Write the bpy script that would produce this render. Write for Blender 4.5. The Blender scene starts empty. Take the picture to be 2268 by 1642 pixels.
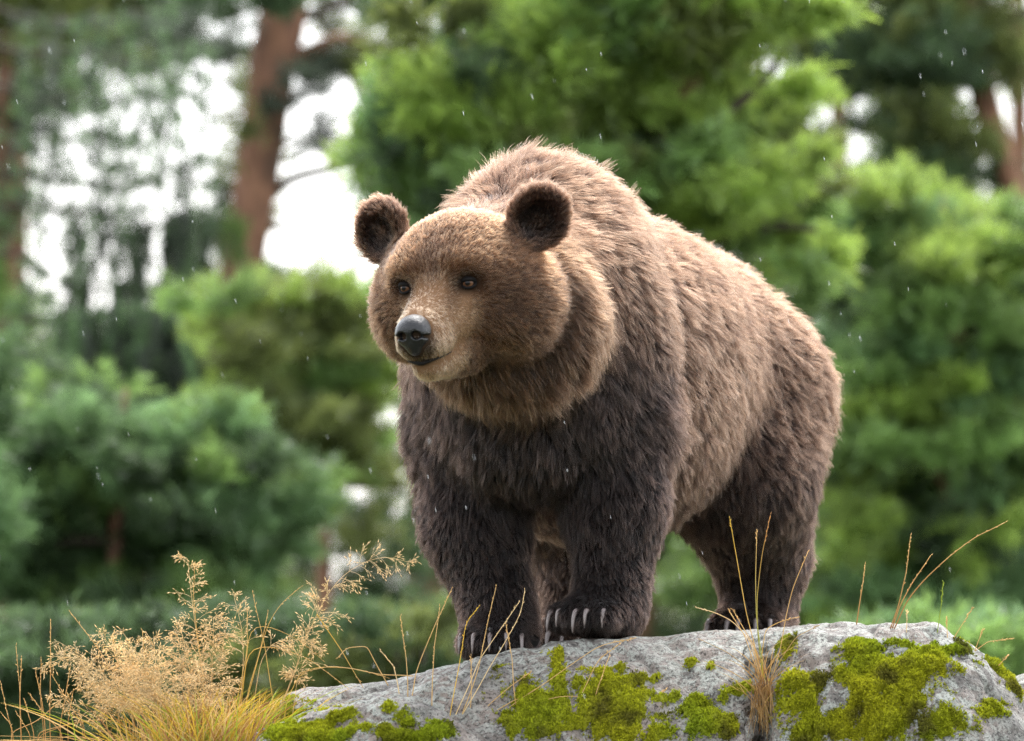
import bpy, math, random, os
import numpy as np
from mathutils import Vector, Matrix, kdtree, noise as mnoise

R = math.radians
scene = bpy.context.scene
COL = scene.collection

# ------------------------------------------------------------------ camera, world, sun, exposure
CAM_Y, CAM_Z, FOC = -14.0, -0.15, 252.0
AIM_Z = 0.546
PITCH = math.atan2(AIM_Z - CAM_Z, -CAM_Y)
cam_data = bpy.data.cameras.new('camera')
cam = bpy.data.objects.new('camera', cam_data)
COL.objects.link(cam)
cam.location = (0, CAM_Y, CAM_Z)
cam.rotation_euler = (R(90) + PITCH, 0, 0)
cam_data.sensor_width = 36.0
cam_data.lens = FOC
cam_data.clip_start = 0.1
cam_data.clip_end = 6000
cam_data.dof.use_dof = True
cam_data.dof.focus_distance = 13.75
cam_data.dof.aperture_fstop = 4.6
scene.camera = cam

SUN_EL, SUN_AZ = R(52), R(14)          # azimuth measured from +Y (behind the bear) towards +X
world = bpy.data.worlds.new('World')
scene.world = world
world.use_nodes = True
wn, wl = world.node_tree.nodes, world.node_tree.links
wn.clear()
w_out = wn.new('ShaderNodeOutputWorld')
w_bg = wn.new('ShaderNodeBackground')
sky = wn.new('ShaderNodeTexSky')
sky.sky_type = 'NISHITA'
sky.sun_disc = False
sky.sun_elevation = SUN_EL
sky.sun_rotation = SUN_AZ
sky.air_density = 1.0
sky.dust_density = 2.0
sky.ozone_density = 1.0
w_hsv = wn.new('ShaderNodeHueSaturation')      # cloud cover greys the blue out
w_hsv.inputs['Saturation'].default_value = 0.22
wl.new(sky.outputs[0], w_hsv.inputs['Color'])
wl.new(w_hsv.outputs[0], w_bg.inputs['Color'])
w_bg.inputs['Strength'].default_value = 0.15
wl.new(w_bg.outputs[0], w_out.inputs['Surface'])

sun_data = bpy.data.lights.new('sun', 'SUN')
sun = bpy.data.objects.new('sun', sun_data)
COL.objects.link(sun)
sun_data.energy = 0.68
sun_data.angle = R(28)
sun_data.color = (1.0, 0.96, 0.91)
sd = Vector((math.sin(SUN_AZ) * math.cos(SUN_EL), math.cos(SUN_AZ) * math.cos(SUN_EL), math.sin(SUN_EL)))
sun.rotation_euler = sd.to_track_quat('Z', 'Y').to_euler()
sun.location = (3, 6, 12)

scene.view_settings.view_transform = 'Standard'
scene.view_settings.look = 'None'
scene.view_settings.gamma = 1.0
scene.view_settings.use_curve_mapping = False
scene.view_settings.exposure = 2.5
scene.render.engine = 'CYCLES'
cy = scene.cycles
cy.use_denoising = True
cy.denoising_prefilter = 'NONE'
cy.denoising_input_passes = 'RGB_ALBEDO_NORMAL'
cy.denoiser = 'OPENIMAGEDENOISE'
cy.max_bounces = 8
cy.diffuse_bounces = 3
cy.glossy_bounces = 3
cy.transmission_bounces = 6
cy.transparent_max_bounces = 8
cy.sample_clamp_indirect = 4.0
cy.sample_clamp_direct = 0.5
scene.cycles_curves.shape = 'RIBBONS'

# ------------------------------------------------------------------ helpers
PXW, PXH = 2268.0, 1642.0              # pixel frame the photograph was measured in
_fw = np.array([0, math.cos(PITCH), math.sin(PITCH)])
_up = np.array([0, -math.sin(PITCH), math.cos(PITCH)])
_cp = np.array([0, CAM_Y, CAM_Z])
_K = FOC / 36.0 * PXW

def at(px, py, Y):
    """world point on the plane y = Y that a photograph pixel looks at"""
    d = _fw + np.array([1, 0, 0]) * ((px - PXW / 2) / _K) - _up * ((py - PXH / 2) / _K)
    t = (Y - CAM_Y) / d[1]
    return _cp + d * t

def to_px(P):
    P = np.atleast_2d(P) - _cp
    dz = P @ _fw
    return np.stack([PXW / 2 + P[:, 0] / dz * _K, PXH / 2 - (P @ _up) / dz * _K], 1)

def mesh_obj(name, verts, faces, mat=None, parent=None, smooth=True):
    me = bpy.data.meshes.new(name)
    verts = np.asarray(verts, dtype=np.float32).reshape(-1, 3)
    if isinstance(faces, np.ndarray):
        k = faces.shape[1]
        me.vertices.add(len(verts))
        me.vertices.foreach_set('co', verts.ravel())
        me.loops.add(faces.size)
        me.loops.foreach_set('vertex_index', faces.astype(np.int32).ravel())
        me.polygons.add(len(faces))
        me.polygons.foreach_set('loop_start', np.arange(0, faces.size, k, dtype=np.int32))
        me.update(calc_edges=True)
        me.validate()
    else:
        me.from_pydata(verts.tolist(), [], faces)
        me.update()
    if smooth:
        me.polygons.foreach_set('use_smooth', np.ones(len(me.polygons), dtype=bool))
    if mat:
        me.materials.append(mat)
    o = bpy.data.objects.new(name, me)
    COL.objects.link(o)
    if parent:
        o.parent = parent
    return o

def set_attr(me, name, data, domain='POINT'):
    a = me.attributes.new(name, 'FLOAT_COLOR', domain)
    d = np.ones((len(data), 4), dtype=np.float32)
    d[:, :data.shape[1]] = data
    a.data.foreach_set('color', d.ravel())

def tag(o, label=None, cat=None, group=None, kind=None):
    if label: o['label'] = label
    if cat: o['category'] = cat
    if group: o['group'] = group
    if kind: o['kind'] = kind
    return o

def empty(name, loc=(0, 0, 0)):
    o = bpy.data.objects.new(name, None)
    COL.objects.link(o)
    o.location = loc
    return o

def new_mat(name):
    m = bpy.data.materials.new(name)
    m.use_nodes = True
    nt = m.node_tree
    b = nt.nodes['Principled BSDF']
    return m, nt.nodes, nt.links, b

def plain_mat(name, col, rough=0.6, spec=0.4):
    m, n, l, b = new_mat(name)
    b.inputs['Base Color'].default_value = (*col, 1)
    b.inputs['Roughness'].default_value = rough
    b.inputs['Specular IOR Level'].default_value = spec
    return m

# --- value noise, vectorised
def _hash3(ix, iy, iz, seed):
    h = (ix.astype(np.int64) * 374761393 + iy.astype(np.int64) * 668265263 + iz.astype(np.int64) * 2147483647 + seed * 1274126177) & 0xffffffff
    h = ((h ^ (h >> 13)) * 1274126177) & 0xffffffff
    h = ((h ^ (h >> 16)) * 2246822519) & 0xffffffff
    return ((h ^ (h >> 15)) & 0xffff) / 65535.0

def vnoise(P, scale, seed=0):
    q = np.asarray(P) * scale
    i = np.floor(q).astype(np.int64)
    f = q - i
    f = f * f * (3 - 2 * f)
    out = 0
    for dx in (0, 1):
        for dy in (0, 1):
            for dz in (0, 1):
                w = (f[:, 0] if dx else 1 - f[:, 0]) * (f[:, 1] if dy else 1 - f[:, 1]) * (f[:, 2] if dz else 1 - f[:, 2])
                out = out + w * _hash3(i[:, 0] + dx, i[:, 1] + dy, i[:, 2] + dz, seed)
    return out * 2 - 1

def fbm(P, scale, octaves=4, seed=0, gain=0.5):
    s, a = 0, 1
    for k in range(octaves):
        s = s + a * vnoise(P + k * 17.31, scale, seed + k)
        scale *= 2.03
        a *= gain
    return s

def sstep(a, b, x):
    t = np.clip((x - a) / (b - a), 0, 1)
    return t * t * (3 - 2 * t)

# --- signed distance primitives (P is (n,3)) and a surface-nets mesher
def sd_ell(P, c, r, rot=None):
    q = P - np.asarray(c)
    if rot is not None:
        q = q @ rot                  # rot columns are the ellipsoid's axes
    r = np.asarray(r)
    k0 = np.linalg.norm(q / r, axis=1)
    k1 = np.linalg.norm(q / (r * r), axis=1) + 1e-9
    return k0 * (k0 - 1) / k1

def sd_cone(P, a, b, ra, rb):
    a, b = np.asarray(a, float), np.asarray(b, float)
    ab = b - a
    t = np.clip(((P - a) @ ab) / (ab @ ab), 0, 1)
    return np.linalg.norm(P - a - t[:, None] * ab, axis=1) - (ra + (rb - ra) * t)

def smin(a, b, k):
    h = np.maximum(k - np.abs(a - b), 0) / k
    return np.minimum(a, b) - h * h * k * 0.25

def smax(a, b, k):
    return -smin(-a, -b, k)

def surface_nets(f, lo, hi, h, project=2):
    lo, hi = np.asarray(lo, float), np.asarray(hi, float)
    n = np.ceil((hi - lo) / h).astype(int) + 1
    ax = [lo[i] + h * np.arange(n[i]) for i in range(3)]
    V = np.empty(n)
    for i, x in enumerate(ax[0]):
        yy, zz = np.meshgrid(ax[1], ax[2], indexing='ij')
        V[i] = f(np.stack([np.full(yy.size, x), yy.ravel(), zz.ravel()], 1)).reshape(yy.shape)
    S = V < 0
    c = np.zeros(n - 1, dtype=int)
    for dx in (0, 1):
        for dy in (0, 1):
            for dz in (0, 1):
                c += S[dx:n[0] - 1 + dx, dy:n[1] - 1 + dy, dz:n[2] - 1 + dz]
    act = (c > 0) & (c < 8)
    idx = np.full(n - 1, -1, dtype=np.int64)
    idx[act] = np.arange(act.sum())
    I = np.argwhere(act)
    acc = np.zeros((len(I), 3)); cnt = np.zeros(len(I))
    corners = [(a, b, d) for a in (0, 1) for b in (0, 1) for d in (0, 1)]
    for p in corners:
        for k in range(3):
            if p[k] == 0:
                q = list(p); q[k] = 1
                va = V[I[:, 0] + p[0], I[:, 1] + p[1], I[:, 2] + p[2]]
                vb = V[I[:, 0] + q[0], I[:, 1] + q[1], I[:, 2] + q[2]]
                m = (va < 0) != (vb < 0)
                t = np.where(m, va / np.where(m, va - vb, 1), 0)
                pos = np.tile(np.array(p, float), (len(I), 1))
                pos[:, k] = t
                acc[m] += pos[m]; cnt[m] += 1
    vert = lo + (I + acc / cnt[:, None]) * h
    quads = []
    for k in range(3):
        a, b = (k + 1) % 3, (k + 2) % 3
        sl0 = [slice(None)] * 3; sl1 = [slice(None)] * 3
        sl0[k] = slice(0, n[k] - 1); sl1[k] = slice(1, n[k])
        for s in (a, b):
            sl0[s] = slice(1, n[s] - 1); sl1[s] = slice(1, n[s] - 1)
        s0, s1 = S[tuple(sl0)], S[tuple(sl1)]
        E = np.argwhere(s0 != s1)
        flip = s0[s0 != s1]
        off = np.zeros(3, int); off[a] = 1; off[b] = 1
        E = E + off
        def cid(da, db):
            e = E.copy(); e[:, a] += da; e[:, b] += db
            return idx[e[:, 0], e[:, 1], e[:, 2]]
        q = np.stack([cid(-1, -1), cid(0, -1), cid(0, 0), cid(-1, 0)], 1)
        q[~flip] = q[~flip][:, ::-1]
        quads.append(q)
    quads = np.concatenate(quads)
    e = h * 0.25
    for _ in range(project):
        d = f(vert)
        g = np.stack([f(vert + np.eye(3)[k] * e) - f(vert - np.eye(3)[k] * e) for k in range(3)], 1) / (2 * e)
        g2 = (g * g).sum(1) + 1e-9
        vert = vert - np.clip(d / g2, -h, h)[:, None] * g * 0.9
    return vert, quads

def tube(points, radii, sides=8):
    P = np.asarray(points, float); n = len(P)
    radii = np.broadcast_to(radii, (n,))
    T = np.gradient(P, axis=0); T /= np.linalg.norm(T, axis=1)[:, None] + 1e-12
    ref = np.array([0.31, 0.17, 0.93]); ref = ref / np.linalg.norm(ref)
    V = []
    for i in range(n):
        a = ref - T[i] * (ref @ T[i])
        if np.linalg.norm(a) < 1e-3: a = np.cross(T[i], [1, 0, 0])
        a /= np.linalg.norm(a); ref = a
        c = np.cross(T[i], a)
        for k in range(sides):
            th = 2 * math.pi * k / sides
            V.append(P[i] + radii[i] * (math.cos(th) * a + math.sin(th) * c))
    F = []
    for i in range(n - 1):
        for k in range(sides):
            k2 = (k + 1) % sides
            F.append((i * sides + k, i * sides + k2, (i + 1) * sides + k2, (i + 1) * sides + k))
    F.append(tuple(range(sides))[::-1]); F.append(tuple((n - 1) * sides + k for k in range(sides)))
    return V, F


def lerp(a, b, t):
    return a + (b - a) * t[:, None]


def smooth_line(P, n):
    P = np.asarray(P, float)
    if len(P) < 3:
        t = np.linspace(0, 1, n); return P[0] + (P[-1] - P[0]) * t[:, None]
    s = np.concatenate([[0], np.cumsum(np.linalg.norm(np.diff(P, axis=0), axis=1))]); s /= s[-1]
    t = np.linspace(0, 1, n)
    out = np.stack([np.interp(t, s, P[:, k]) for k in range(3)], 1)
    for _ in range(2):
        o2 = out.copy(); o2[1:-1] = (out[:-2] + 2 * out[1:-1] + out[2:]) / 4; out = o2
    return out

# ------------------------------------------------------------------ the bear
BA = R(17.5)                              # how far the body turns from facing the camera
B0 = np.array([0.058, 0.0, 0.0])         # point under the withers
BF = np.array([-math.sin(BA), -math.cos(BA), 0.0])
BL = np.array([math.cos(BA), -math.sin(BA), 0.0])
BM = np.stack([BF, BL, np.array([0, 0, 1.0])])     # rows: forward, left, up
def bw(f, l, z): return B0 + BF * f + BL * l + np.array([0, 0, z])
def b_rot(pitch=0, yaw=0):
    """columns = axes (forward, left, up) of an ellipsoid in world space"""
    m = Matrix.Rotation(yaw, 3, 'Z') @ Matrix.Rotation(-pitch, 3, 'Y')
    return BM.T @ np.array(m)
BROT = b_rot()

H0 = np.array([-0.102, -0.50, 0.690])    # middle of the skull
_hy, _hp, _hr = R(21), R(6), R(3)
_hf = np.array([-math.sin(_hy), -math.cos(_hy), 0.0])
_hl = np.array([math.cos(_hy), -math.sin(_hy), 0.0])
_hu = np.array([0, 0, 1.0])
HM0 = np.stack([_hf, _hl, _hu], 1)
HM = HM0 @ np.array(Matrix.Rotation(_hp, 3, 'Y') @ Matrix.Rotation(_hr, 3, 'X'))   # columns: forward, left, up
def hw(f, l, u): return H0 + HM @ np.array([f, l, u])
def h_rot(pitch=0, yaw=0, roll=0):
    return HM @ np.array(Matrix.Rotation(yaw, 3, 'Z') @ Matrix.Rotation(-pitch, 3, 'Y') @ Matrix.Rotation(roll, 3, 'X'))
HROT = h_rot()

EARS = []
for s in (1, -1):
    EARS.append((hw(-0.035, s * 0.160, 0.107), h_rot(pitch=R(8), yaw=s * R(18), roll=-s * R(32)), s))

# legs: lists of (point, radius), top to bottom
FRONT_L = [(bw(0.02, 0.145, 0.60), .105), (bw(-0.03, 0.150, 0.44), .105), (bw(0.02, 0.152, 0.27), .092), (bw(0.05, 0.158, 0.11), .063), (bw(0.06, 0.158, 0.075), .063)]
FRONT_R = [(bw(0.02, -0.145, 0.60), .105), (bw(-0.02, -0.158, 0.42), .108), (bw(0.03, -0.125, 0.24), .096), (bw(0.06, -0.068, 0.07), .064), (bw(0.07, -0.056, 0.035), .063)]
HIND_L = [(bw(-0.90, 0.16, 0.52), .18), (bw(-0.78, 0.19, 0.36), .14), (bw(-0.94, 0.185, 0.20), .090), (bw(-0.92, 0.185, 0.09), .076)]
HIND_R = [(bw(-0.90, -0.16, 0.50), .17), (bw(-0.66, -0.17, 0.36), .14), (bw(-0.72, -0.14, 0.19), .092), (bw(-0.64, -0.12, 0.055), .078)]
# paws: (centre, forward length, half width, height, yaw from body)
PAWS = [(bw(0.100, 0.142, 0.066), .082, .074, .044, R(-14)), (bw(0.105, -0.054, 0.020), .078, .070, .042, R(6)),
        (bw(-0.86, 0.185, 0.06), .12, .076, .045, R(4)), (bw(-0.59, -0.12, 0.032), .12, .074, .045, R(-8))]

def sdf_head(P):
    d = sd_ell(P, hw(-0.020, 0, 0.005), (0.150, 0.138, 0.127), HROT)
    for s in (1, -1):
        d = smin(d, sd_ell(P, hw(-0.035, s * 0.100, -0.050), (0.095, 0.084, 0.098), HROT), 0.06)
        d = smin(d, sd_ell(P, hw(0.080, s * 0.056, 0.028), (0.044, 0.036, 0.026), HROT), 0.05)      # brow
    muz = sd_cone(P, hw(0.06, 0, -0.050), hw(0.205, 0, -0.088), 0.078, 0.041)
    muz = smin(muz, sd_ell(P, hw(0.196, 0, -0.106), (0.058, 0.049, 0.035), HROT), 0.025)
    muz = smin(muz, sd_ell(P, hw(0.155, 0, -0.050), (0.11, 0.032, 0.028), h_rot(pitch=R(-17))), 0.035)  # bridge of the nose
    jaw = sd_cone(P, hw(0.03, 0, -0.115), hw(0.183, 0, -0.146), 0.064, 0.032)
    muz = smin(muz, jaw, 0.014)
    d = smin(d, muz, 0.032)
    for s in (1, -1):                                                                                # eye sockets
        d = smax(d, -sd_ell(P, hw(0.128, s * 0.072, -0.004), (0.022, 0.020, 0.015), HROT), 0.025)
    return d

def sdf_ears(P):
    d = 9.0
    for c, m, s in EARS:
        e = sd_ell(P, c, (0.022, 0.056, 0.062), m)
        e = smax(e, -sd_ell(P, c + m @ np.array([0.026, 0.003 * s, -0.010]), (0.032, 0.042, 0.050), m), 0.010)
        d = np.minimum(d, e)
    return d

def sdf_bear(P):
    d = sd_ell(P, bw(-0.44, 0, 0.575), (0.58, 0.275, 0.300), b_rot(R(1)))          # barrel
    d = smin(d, sd_ell(P, bw(-0.34, 0, 0.43), (0.34, 0.22, 0.21), BROT), 0.10)        # belly
    d = smin(d, sd_ell(P, bw(-0.01, 0, 0.655), (0.27, 0.195, 0.225), BROT), 0.10)     # shoulders
    d = smin(d, sd_ell(P, bw(-0.05, -0.012, 0.834), (0.21, 0.138, 0.122), BROT), 0.12)      # hump
    d = smin(d, sd_ell(P, bw(-0.885, 0, 0.575), (0.28, 0.250, 0.26), BROT), 0.12)     # rump
    d = smin(d, sd_ell(P, bw(0.10, 0, 0.480), (0.16, 0.170, 0.19), BROT), 0.10)        # chest
    for s in (1, -1):
        d = smin(d, sd_ell(P, bw(0.02, s * 0.150, 0.56), (0.15, 0.075, 0.22), BROT), 0.06)
        d = smin(d, sd_ell(P, bw(-0.87, s * 0.165, 0.44), (0.20, 0.110, 0.25), BROT), 0.08)
    for leg, k in ((FRONT_L, .06), (FRONT_R, .06), (HIND_L, .07), (HIND_R, .07)):
        e = None
        for (a, ra), (b, rb) in zip(leg[:-1], leg[1:]):
            c = sd_cone(P, a, b, ra, rb)
            e = c if e is None else smin(e, c, 0.04)
        d = smin(d, e, k)
    for c, lf, hwid, hh, yaw in PAWS:
        m = b_rot(0, yaw)
        e = sd_ell(P, c, (lf, hwid, hh), m)
        for q in range(4):                                                           # toes
            t = (q - 1.5) / 1.5
            e = smin(e, sd_ell(P, c + m @ np.array([lf * (0.72 - 0.16 * t * t), t * hwid * 0.72, -0.006]), (0.034, 0.020, 0.026), m), 0.012)
        d = smin(d, e, 0.035)
    neck = sd_cone(P, hw(-0.06, 0, -0.01), bw(0.06, 0, 0.66), 0.125, 0.215)
    neck = smin(neck, sd_ell(P, hw(-0.180, 0.030, -0.105), (0.12, 0.172, 0.150), h_rot(pitch=R(-20))), 0.09)     # ruff
    d = smin(d, neck, 0.07)
    d = smin(d, sdf_head(P), 0.035)
    d = smin(d, sdf_ears(P), 0.02)
    return d


bear_v, bear_q = surface_nets(sdf_bear, (-0.45, -0.90, -0.06), (0.75, 1.36, 1.0), 0.0105)

def bear_grad(P, f=sdf_bear, e=0.003):
    g = np.stack([f(P + np.eye(3)[k] * e) - f(P - np.eye(3)[k] * e) for k in range(3)], 1)
    return g / (np.linalg.norm(g, axis=1)[:, None] + 1e-9)

def on_bear(P, it=6):
    P = np.atleast_2d(np.array(P, float))
    for _ in range(it):
        P = P - bear_grad(P) * sdf_bear(P)[:, None] * 0.9
    return P

def skin_hit(p, d):
    """walk from p along d to the skin"""
    p, d = np.array(p, float), np.array(d, float) / np.linalg.norm(d)
    for _ in range(60):
        s = sdf_bear(p[None])[0]
        if s < 0.0003: break
        p = p + d * min(s, 0.02) * 0.8
    return p

def regions(P):
    """weights that name the part of the animal a skin point lies on"""
    q = (P - H0) @ HM
    b = (P - B0) @ BM.T
    dh, de = sdf_head(P), sdf_ears(P)
    w = {}
    w['head'] = 1 - sstep(0.004, 0.045, dh)
    w['ear'] = 1 - sstep(0.002, 0.014, de)
    w['muzzle'] = w['head'] * sstep(0.095, 0.140, q[:, 0] + 0.25 * np.abs(q[:, 1])) * (1 - sstep(-0.03, 0.005, q[:, 2] - 0.30 * (0.2 - q[:, 0]))) * (1 - sstep(0.060, 0.086, np.abs(q[:, 1])))
    w['leg'] = (1 - sstep(0.22, 0.52, b[:, 2])) * (1 - w['head'])
    w['paw'] = (1 - sstep(0.09, 0.17, b[:, 2]))
    rq = q - np.array([-0.14, 0.04, -0.09])
    w['ruff'] = (1 - sstep(0.15, 0.24, np.linalg.norm(rq, axis=1))) * (1 - w['head'])
    w['front'] = sstep(-0.20, 0.02, b[:, 0])
    return w, q, b

EYE_POS = []
for s in (1, -1):
    o_ = hw(0.24, s * 0.106, -0.003)
    dirn = HM @ np.array([-0.93, -s * 0.30, 0.0])
    EYE_POS.append((skin_hit(o_, dirn), -dirn / np.linalg.norm(dirn), s))

def coat(P, seed=3):
    """hair root and tip colour (linear) by place on the body"""
    w, q, b = regions(P)
    n1 = fbm(P, 9.0, 3, 5)
    n2 = vnoise(P, 28.0, 11)
    one = np.ones(len(P))
    root = np.tile(np.array([0.0125, 0.0066, 0.0044]), (len(P), 1))
    tip = np.tile(np.array([0.090, 0.0505, 0.0325]), (len(P), 1))
    # darker saddle behind the ruff and over the withers
    sad = sstep(-0.22, -0.05, b[:, 0]) * (1 - sstep(0.05, 0.22, b[:, 0])) * sstep(0.40, 0.60, b[:, 2])
    tip = lerp(tip, np.array([0.070, 0.042, 0.028]), 0.65 * sad)
    tip *= (1 + 0.30 * n1)[:, None]
    root *= (1 + 0.4 * n2)[:, None]
    low = 1 - sstep(0.28, 0.58, b[:, 2] + 0.05 * n1)
    frt = sstep(-0.16, 0.04, b[:, 0])
    hind = 1 - sstep(-0.75, -0.55, b[:, 0])
    dk = np.clip(low * (0.35 + 0.65 * np.maximum(frt, hind * 0.8)), 0, 1)
    chest = frt * (1 - sstep(0.50, 0.68, b[:, 2]))
    dk = np.maximum(dk, chest)
    root = lerp(root, np.array([0.0050, 0.0034, 0.0030]), dk)
    tip = lerp(tip, np.array([0.0185, 0.0118, 0.0096]), dk * 0.95)
    # ruff
    tip = lerp(tip, np.array([0.100, 0.056, 0.032]), w['ruff'] * 0.9)
    root = lerp(root, np.array([0.024, 0.0130, 0.0085]), w['ruff'] * 0.9)
    under = w['ruff'] * (1 - sstep(-0.19, -0.09, q[:, 2]))
    tip = lerp(tip, np.array([0.085, 0.046, 0.027]), under * 0.8)
    root = lerp(root, np.array([0.014, 0.008, 0.0055]), under * 0.8)
    # head
    hr = np.tile(np.array([0.054, 0.0265, 0.0135]), (len(P), 1))
    ht = np.tile(np.array([0.156, 0.084, 0.043]), (len(P), 1))
    crown = sstep(0.03, 0.12, q[:, 2])
    ht = lerp(ht, np.array([0.160, 0.095, 0.055]), crown * 0.6)
    ch = sstep(0.06, 0.15, np.abs(q[:, 1])) * (1 - sstep(-0.02, 0.05, q[:, 2]))
    hr = lerp(hr, np.array([0.019, 0.0098, 0.006]), ch * 0.85)
    ht = lerp(ht, np.array([0.082, 0.045, 0.026]), ch * 0.7)
    jawd = (1 - sstep(-0.16, -0.10, q[:, 2])) * (1 - sstep(0.09, 0.15, q[:, 0]))
    hr = lerp(hr, np.array([0.020, 0.011, 0.007]), jawd * 0.8)
    ht = lerp(ht, np.array([0.095, 0.052, 0.030]), jawd * 0.7)
    ms = (0.2 < 1) * w['muzzle']
    hr = lerp(hr, np.array([0.175, 0.108, 0.064]), ms)
    ht = lerp(ht, np.array([0.44, 0.295, 0.182]), ms)
    top = ms * sstep(0.0, 1.0, (q[:, 2] + 0.080) / 0.03) * (1 - sstep(0.02, 0.045, np.abs(q[:, 1])))
    ht = lerp(ht, np.array([0.52, 0.36, 0.23]), top * 0.8)
    hr = lerp(hr, np.array([0.17, 0.10, 0.056]), top * 0.8)
    # grey-lilac blaze on the forehead
    bl = np.exp(-((q[:, 1]) / 0.024) ** 2 - ((q[:, 2] - 0.045) / 0.05) ** 2) * w['head']
    ht = lerp(ht, np.array([0.22, 0.145, 0.105]), np.clip(bl, 0, 1) * 0.7)
    # dark around the eyes and at the base of the nose and along the lips
    for e, dn, s in EYE_POS:
        r_ = (P - e) @ HM
        dd = np.sqrt((r_[:, 0] / 0.06) ** 2 + ((r_[:, 1] + s * 0.004) / 0.036) ** 2 + ((r_[:, 2] - 0.002) / 0.027) ** 2)
        k = 1 - sstep(0.35, 1.25, dd)
        hr = lerp(hr, np.array([0.009, 0.006, 0.005]), k)
        ht = lerp(ht, np.array([0.022, 0.013, 0.010]), k * 0.95)
        inner = np.sqrt(((r_[:, 0] - 0.03) / 0.05) ** 2 + ((r_[:, 1] + s * 0.022) / 0.016) ** 2 + ((r_[:, 2] + 0.035) / 0.040) ** 2)
        k = (1 - sstep(0.4, 1.2, inner)) * 0.45
        hr = lerp(hr, np.array([0.024, 0.0125, 0.008]), k)
        ht = lerp(ht, np.array([0.075, 0.042, 0.026]), k)
    nb = 1 - sstep(0.030, 0.058, np.linalg.norm((q - np.array([0.252, 0, -0.112])) * np.array([1, 1.0, 0.9]), axis=1))
    hr = lerp(hr, np.array([0.013, 0.010, 0.009]), nb * 0.9)
    ht = lerp(ht, np.array([0.045, 0.034, 0.027]), nb * 0.85)
    mix = w['head']
    root = root * (1 - mix)[:, None] + hr * mix[:, None]
    tip = tip * (1 - mix)[:, None] + ht * mix[:, None]
    # ears: dark inside, reddish brown rim
    er = np.tile(np.array([0.018, 0.0100, 0.0075]), (len(P), 1))
    et = np.tile(np.array([0.105, 0.060, 0.040]), (len(P), 1))
    for c, m, s in EARS:
        r_ = (P - c) @ m
        ins = (1 - sstep(0.024, 0.046, np.sqrt((r_[:, 1] - 0.002 * s) ** 2 + (r_[:, 2] + 0.012) ** 2))) * sstep(-0.012, 0.002, r_[:, 0]) * (np.linalg.norm(r_, axis=1) < 0.09)
        er = lerp(er, np.array([0.005, 0.004, 0.004]), ins)
        et = lerp(et, np.array([0.022, 0.015, 0.013]), ins)
    root = root * (1 - w['ear'])[:, None] + er * w['ear'][:, None]
    tip = tip * (1 - w['ear'])[:, None] + et * w['ear'][:, None]
    warm = np.array([0.565, 0.497, 0.433])
    root, tip = root * warm * 1.15, tip * warm
    tip[:, :] *= (1 + 0.25 * w['head'] + 0.2 * w['muzzle'])[:, None]
    return np.clip(root, 0.002, 1), np.clip(tip, 0.004, 1)

def fur_length(P):
    w, q, b = regions(P)
    L = 0.037 + 0.010 * sstep(0.6, 0.9, b[:, 2]) * sstep(-0.4, -0.1, b[:, 0])
    L = L + 0.010 * (1 - sstep(0.20, 0.40, b[:, 2])) * (1 - sstep(-0.15, 0.0, b[:, 0])) * sstep(-0.75, -0.6, b[:, 0])
    legl = 0.020 + 0.014 * sstep(0.1, 0.4, b[:, 2])
    L = L * (1 - w['leg']) + legl * w['leg']
    L = L * (1 - w['paw']) + 0.016 * w['paw']
    L = L + (0.046 - L) * w['ruff']
    hl = 0.0105 + 0.013 * sstep(0.04, -0.10, q[:, 0]) + 0.009 * sstep(0.08, 0.16, np.abs(q[:, 1]))
    hl = hl * (1 - w['muzzle']) + 0.0085 * w['muzzle']
    for e, dn, s in EYE_POS:
        dd = np.linalg.norm(P - e, axis=1)
        hl = hl * (0.25 + 0.75 * sstep(0.010, 0.045, dd))
    L = L * (1 - w['head']) + hl * w['head']
    el = 0.015 * np.ones(len(P))
    for c, m, s in EARS:
        r_ = (P - c) @ m
        el = np.where((np.linalg.norm(r_, axis=1) < 0.085) & (r_[:, 0] > -0.004) & (np.hypot(r_[:, 1], r_[:, 2] + 0.01) < 0.036), 0.008, el)
    L = L * (1 - w['ear']) + el * w['ear']
    return L, w, q, b

def comb(P, N, w, q, b):
    dn = np.array([0, 0, -1.0])
    al = np.abs(b[:, 1])
    body = -BF[None] * (0.95 - 0.55 * sstep(0.05, 0.2, b[:, 0]))[:, None] + dn[None] * (0.25 + 0.85 * sstep(0.04, 0.25, al))[:, None]
    leg = dn[None] - BF[None] * (0.25 + 0.2 * vnoise(P, 5, 31))[:, None]
    d = body * (1 - w['leg'])[:, None] + leg * w['leg'][:, None]
    hq = q - np.array([0.24, 0, -0.045])
    hd = hq / (np.linalg.norm(hq, axis=1)[:, None] + 1e-6)
    hd = hd * np.array([1.0, 1.15, 1.0]) + np.array([0, 0, -0.30]) * sstep(0.0, -0.1, q[:, 2])[:, None]
    hd = hd @ HM.T
    rf = (q - np.array([0.05, 0, 0.02]))
    rf = rf / (np.linalg.norm(rf, axis=1)[:, None] + 1e-6)
    rd = rf @ HM.T + dn[None] * 0.7
    d = d * (1 - w['ruff'])[:, None] + rd * w['ruff'][:, None]
    d = d * (1 - w['head'])[:, None] + hd * w['head'][:, None]
    for c, m, s in EARS:
        near = np.linalg.norm(P - c, axis=1) < 0.085
        ed = (P - (c - m @ np.array([0, 0, 0.07])))
        ed = ed / (np.linalg.norm(ed, axis=1)[:, None] + 1e-6)
        k = w['ear'] * near
        d = d * (1 - k)[:, None] + ed * k[:, None]
    sw = np.stack([vnoise(P, 7.0, 41), vnoise(P, 7.0, 42), vnoise(P, 7.0, 43)], 1)
    d = d + sw * (0.42 * (1 - w['head'] * 0.75))[:, None]
    d = d - N * (d * N).sum(1)[:, None]
    return d / (np.linalg.norm(d, axis=1)[:, None] + 1e-6)

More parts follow.
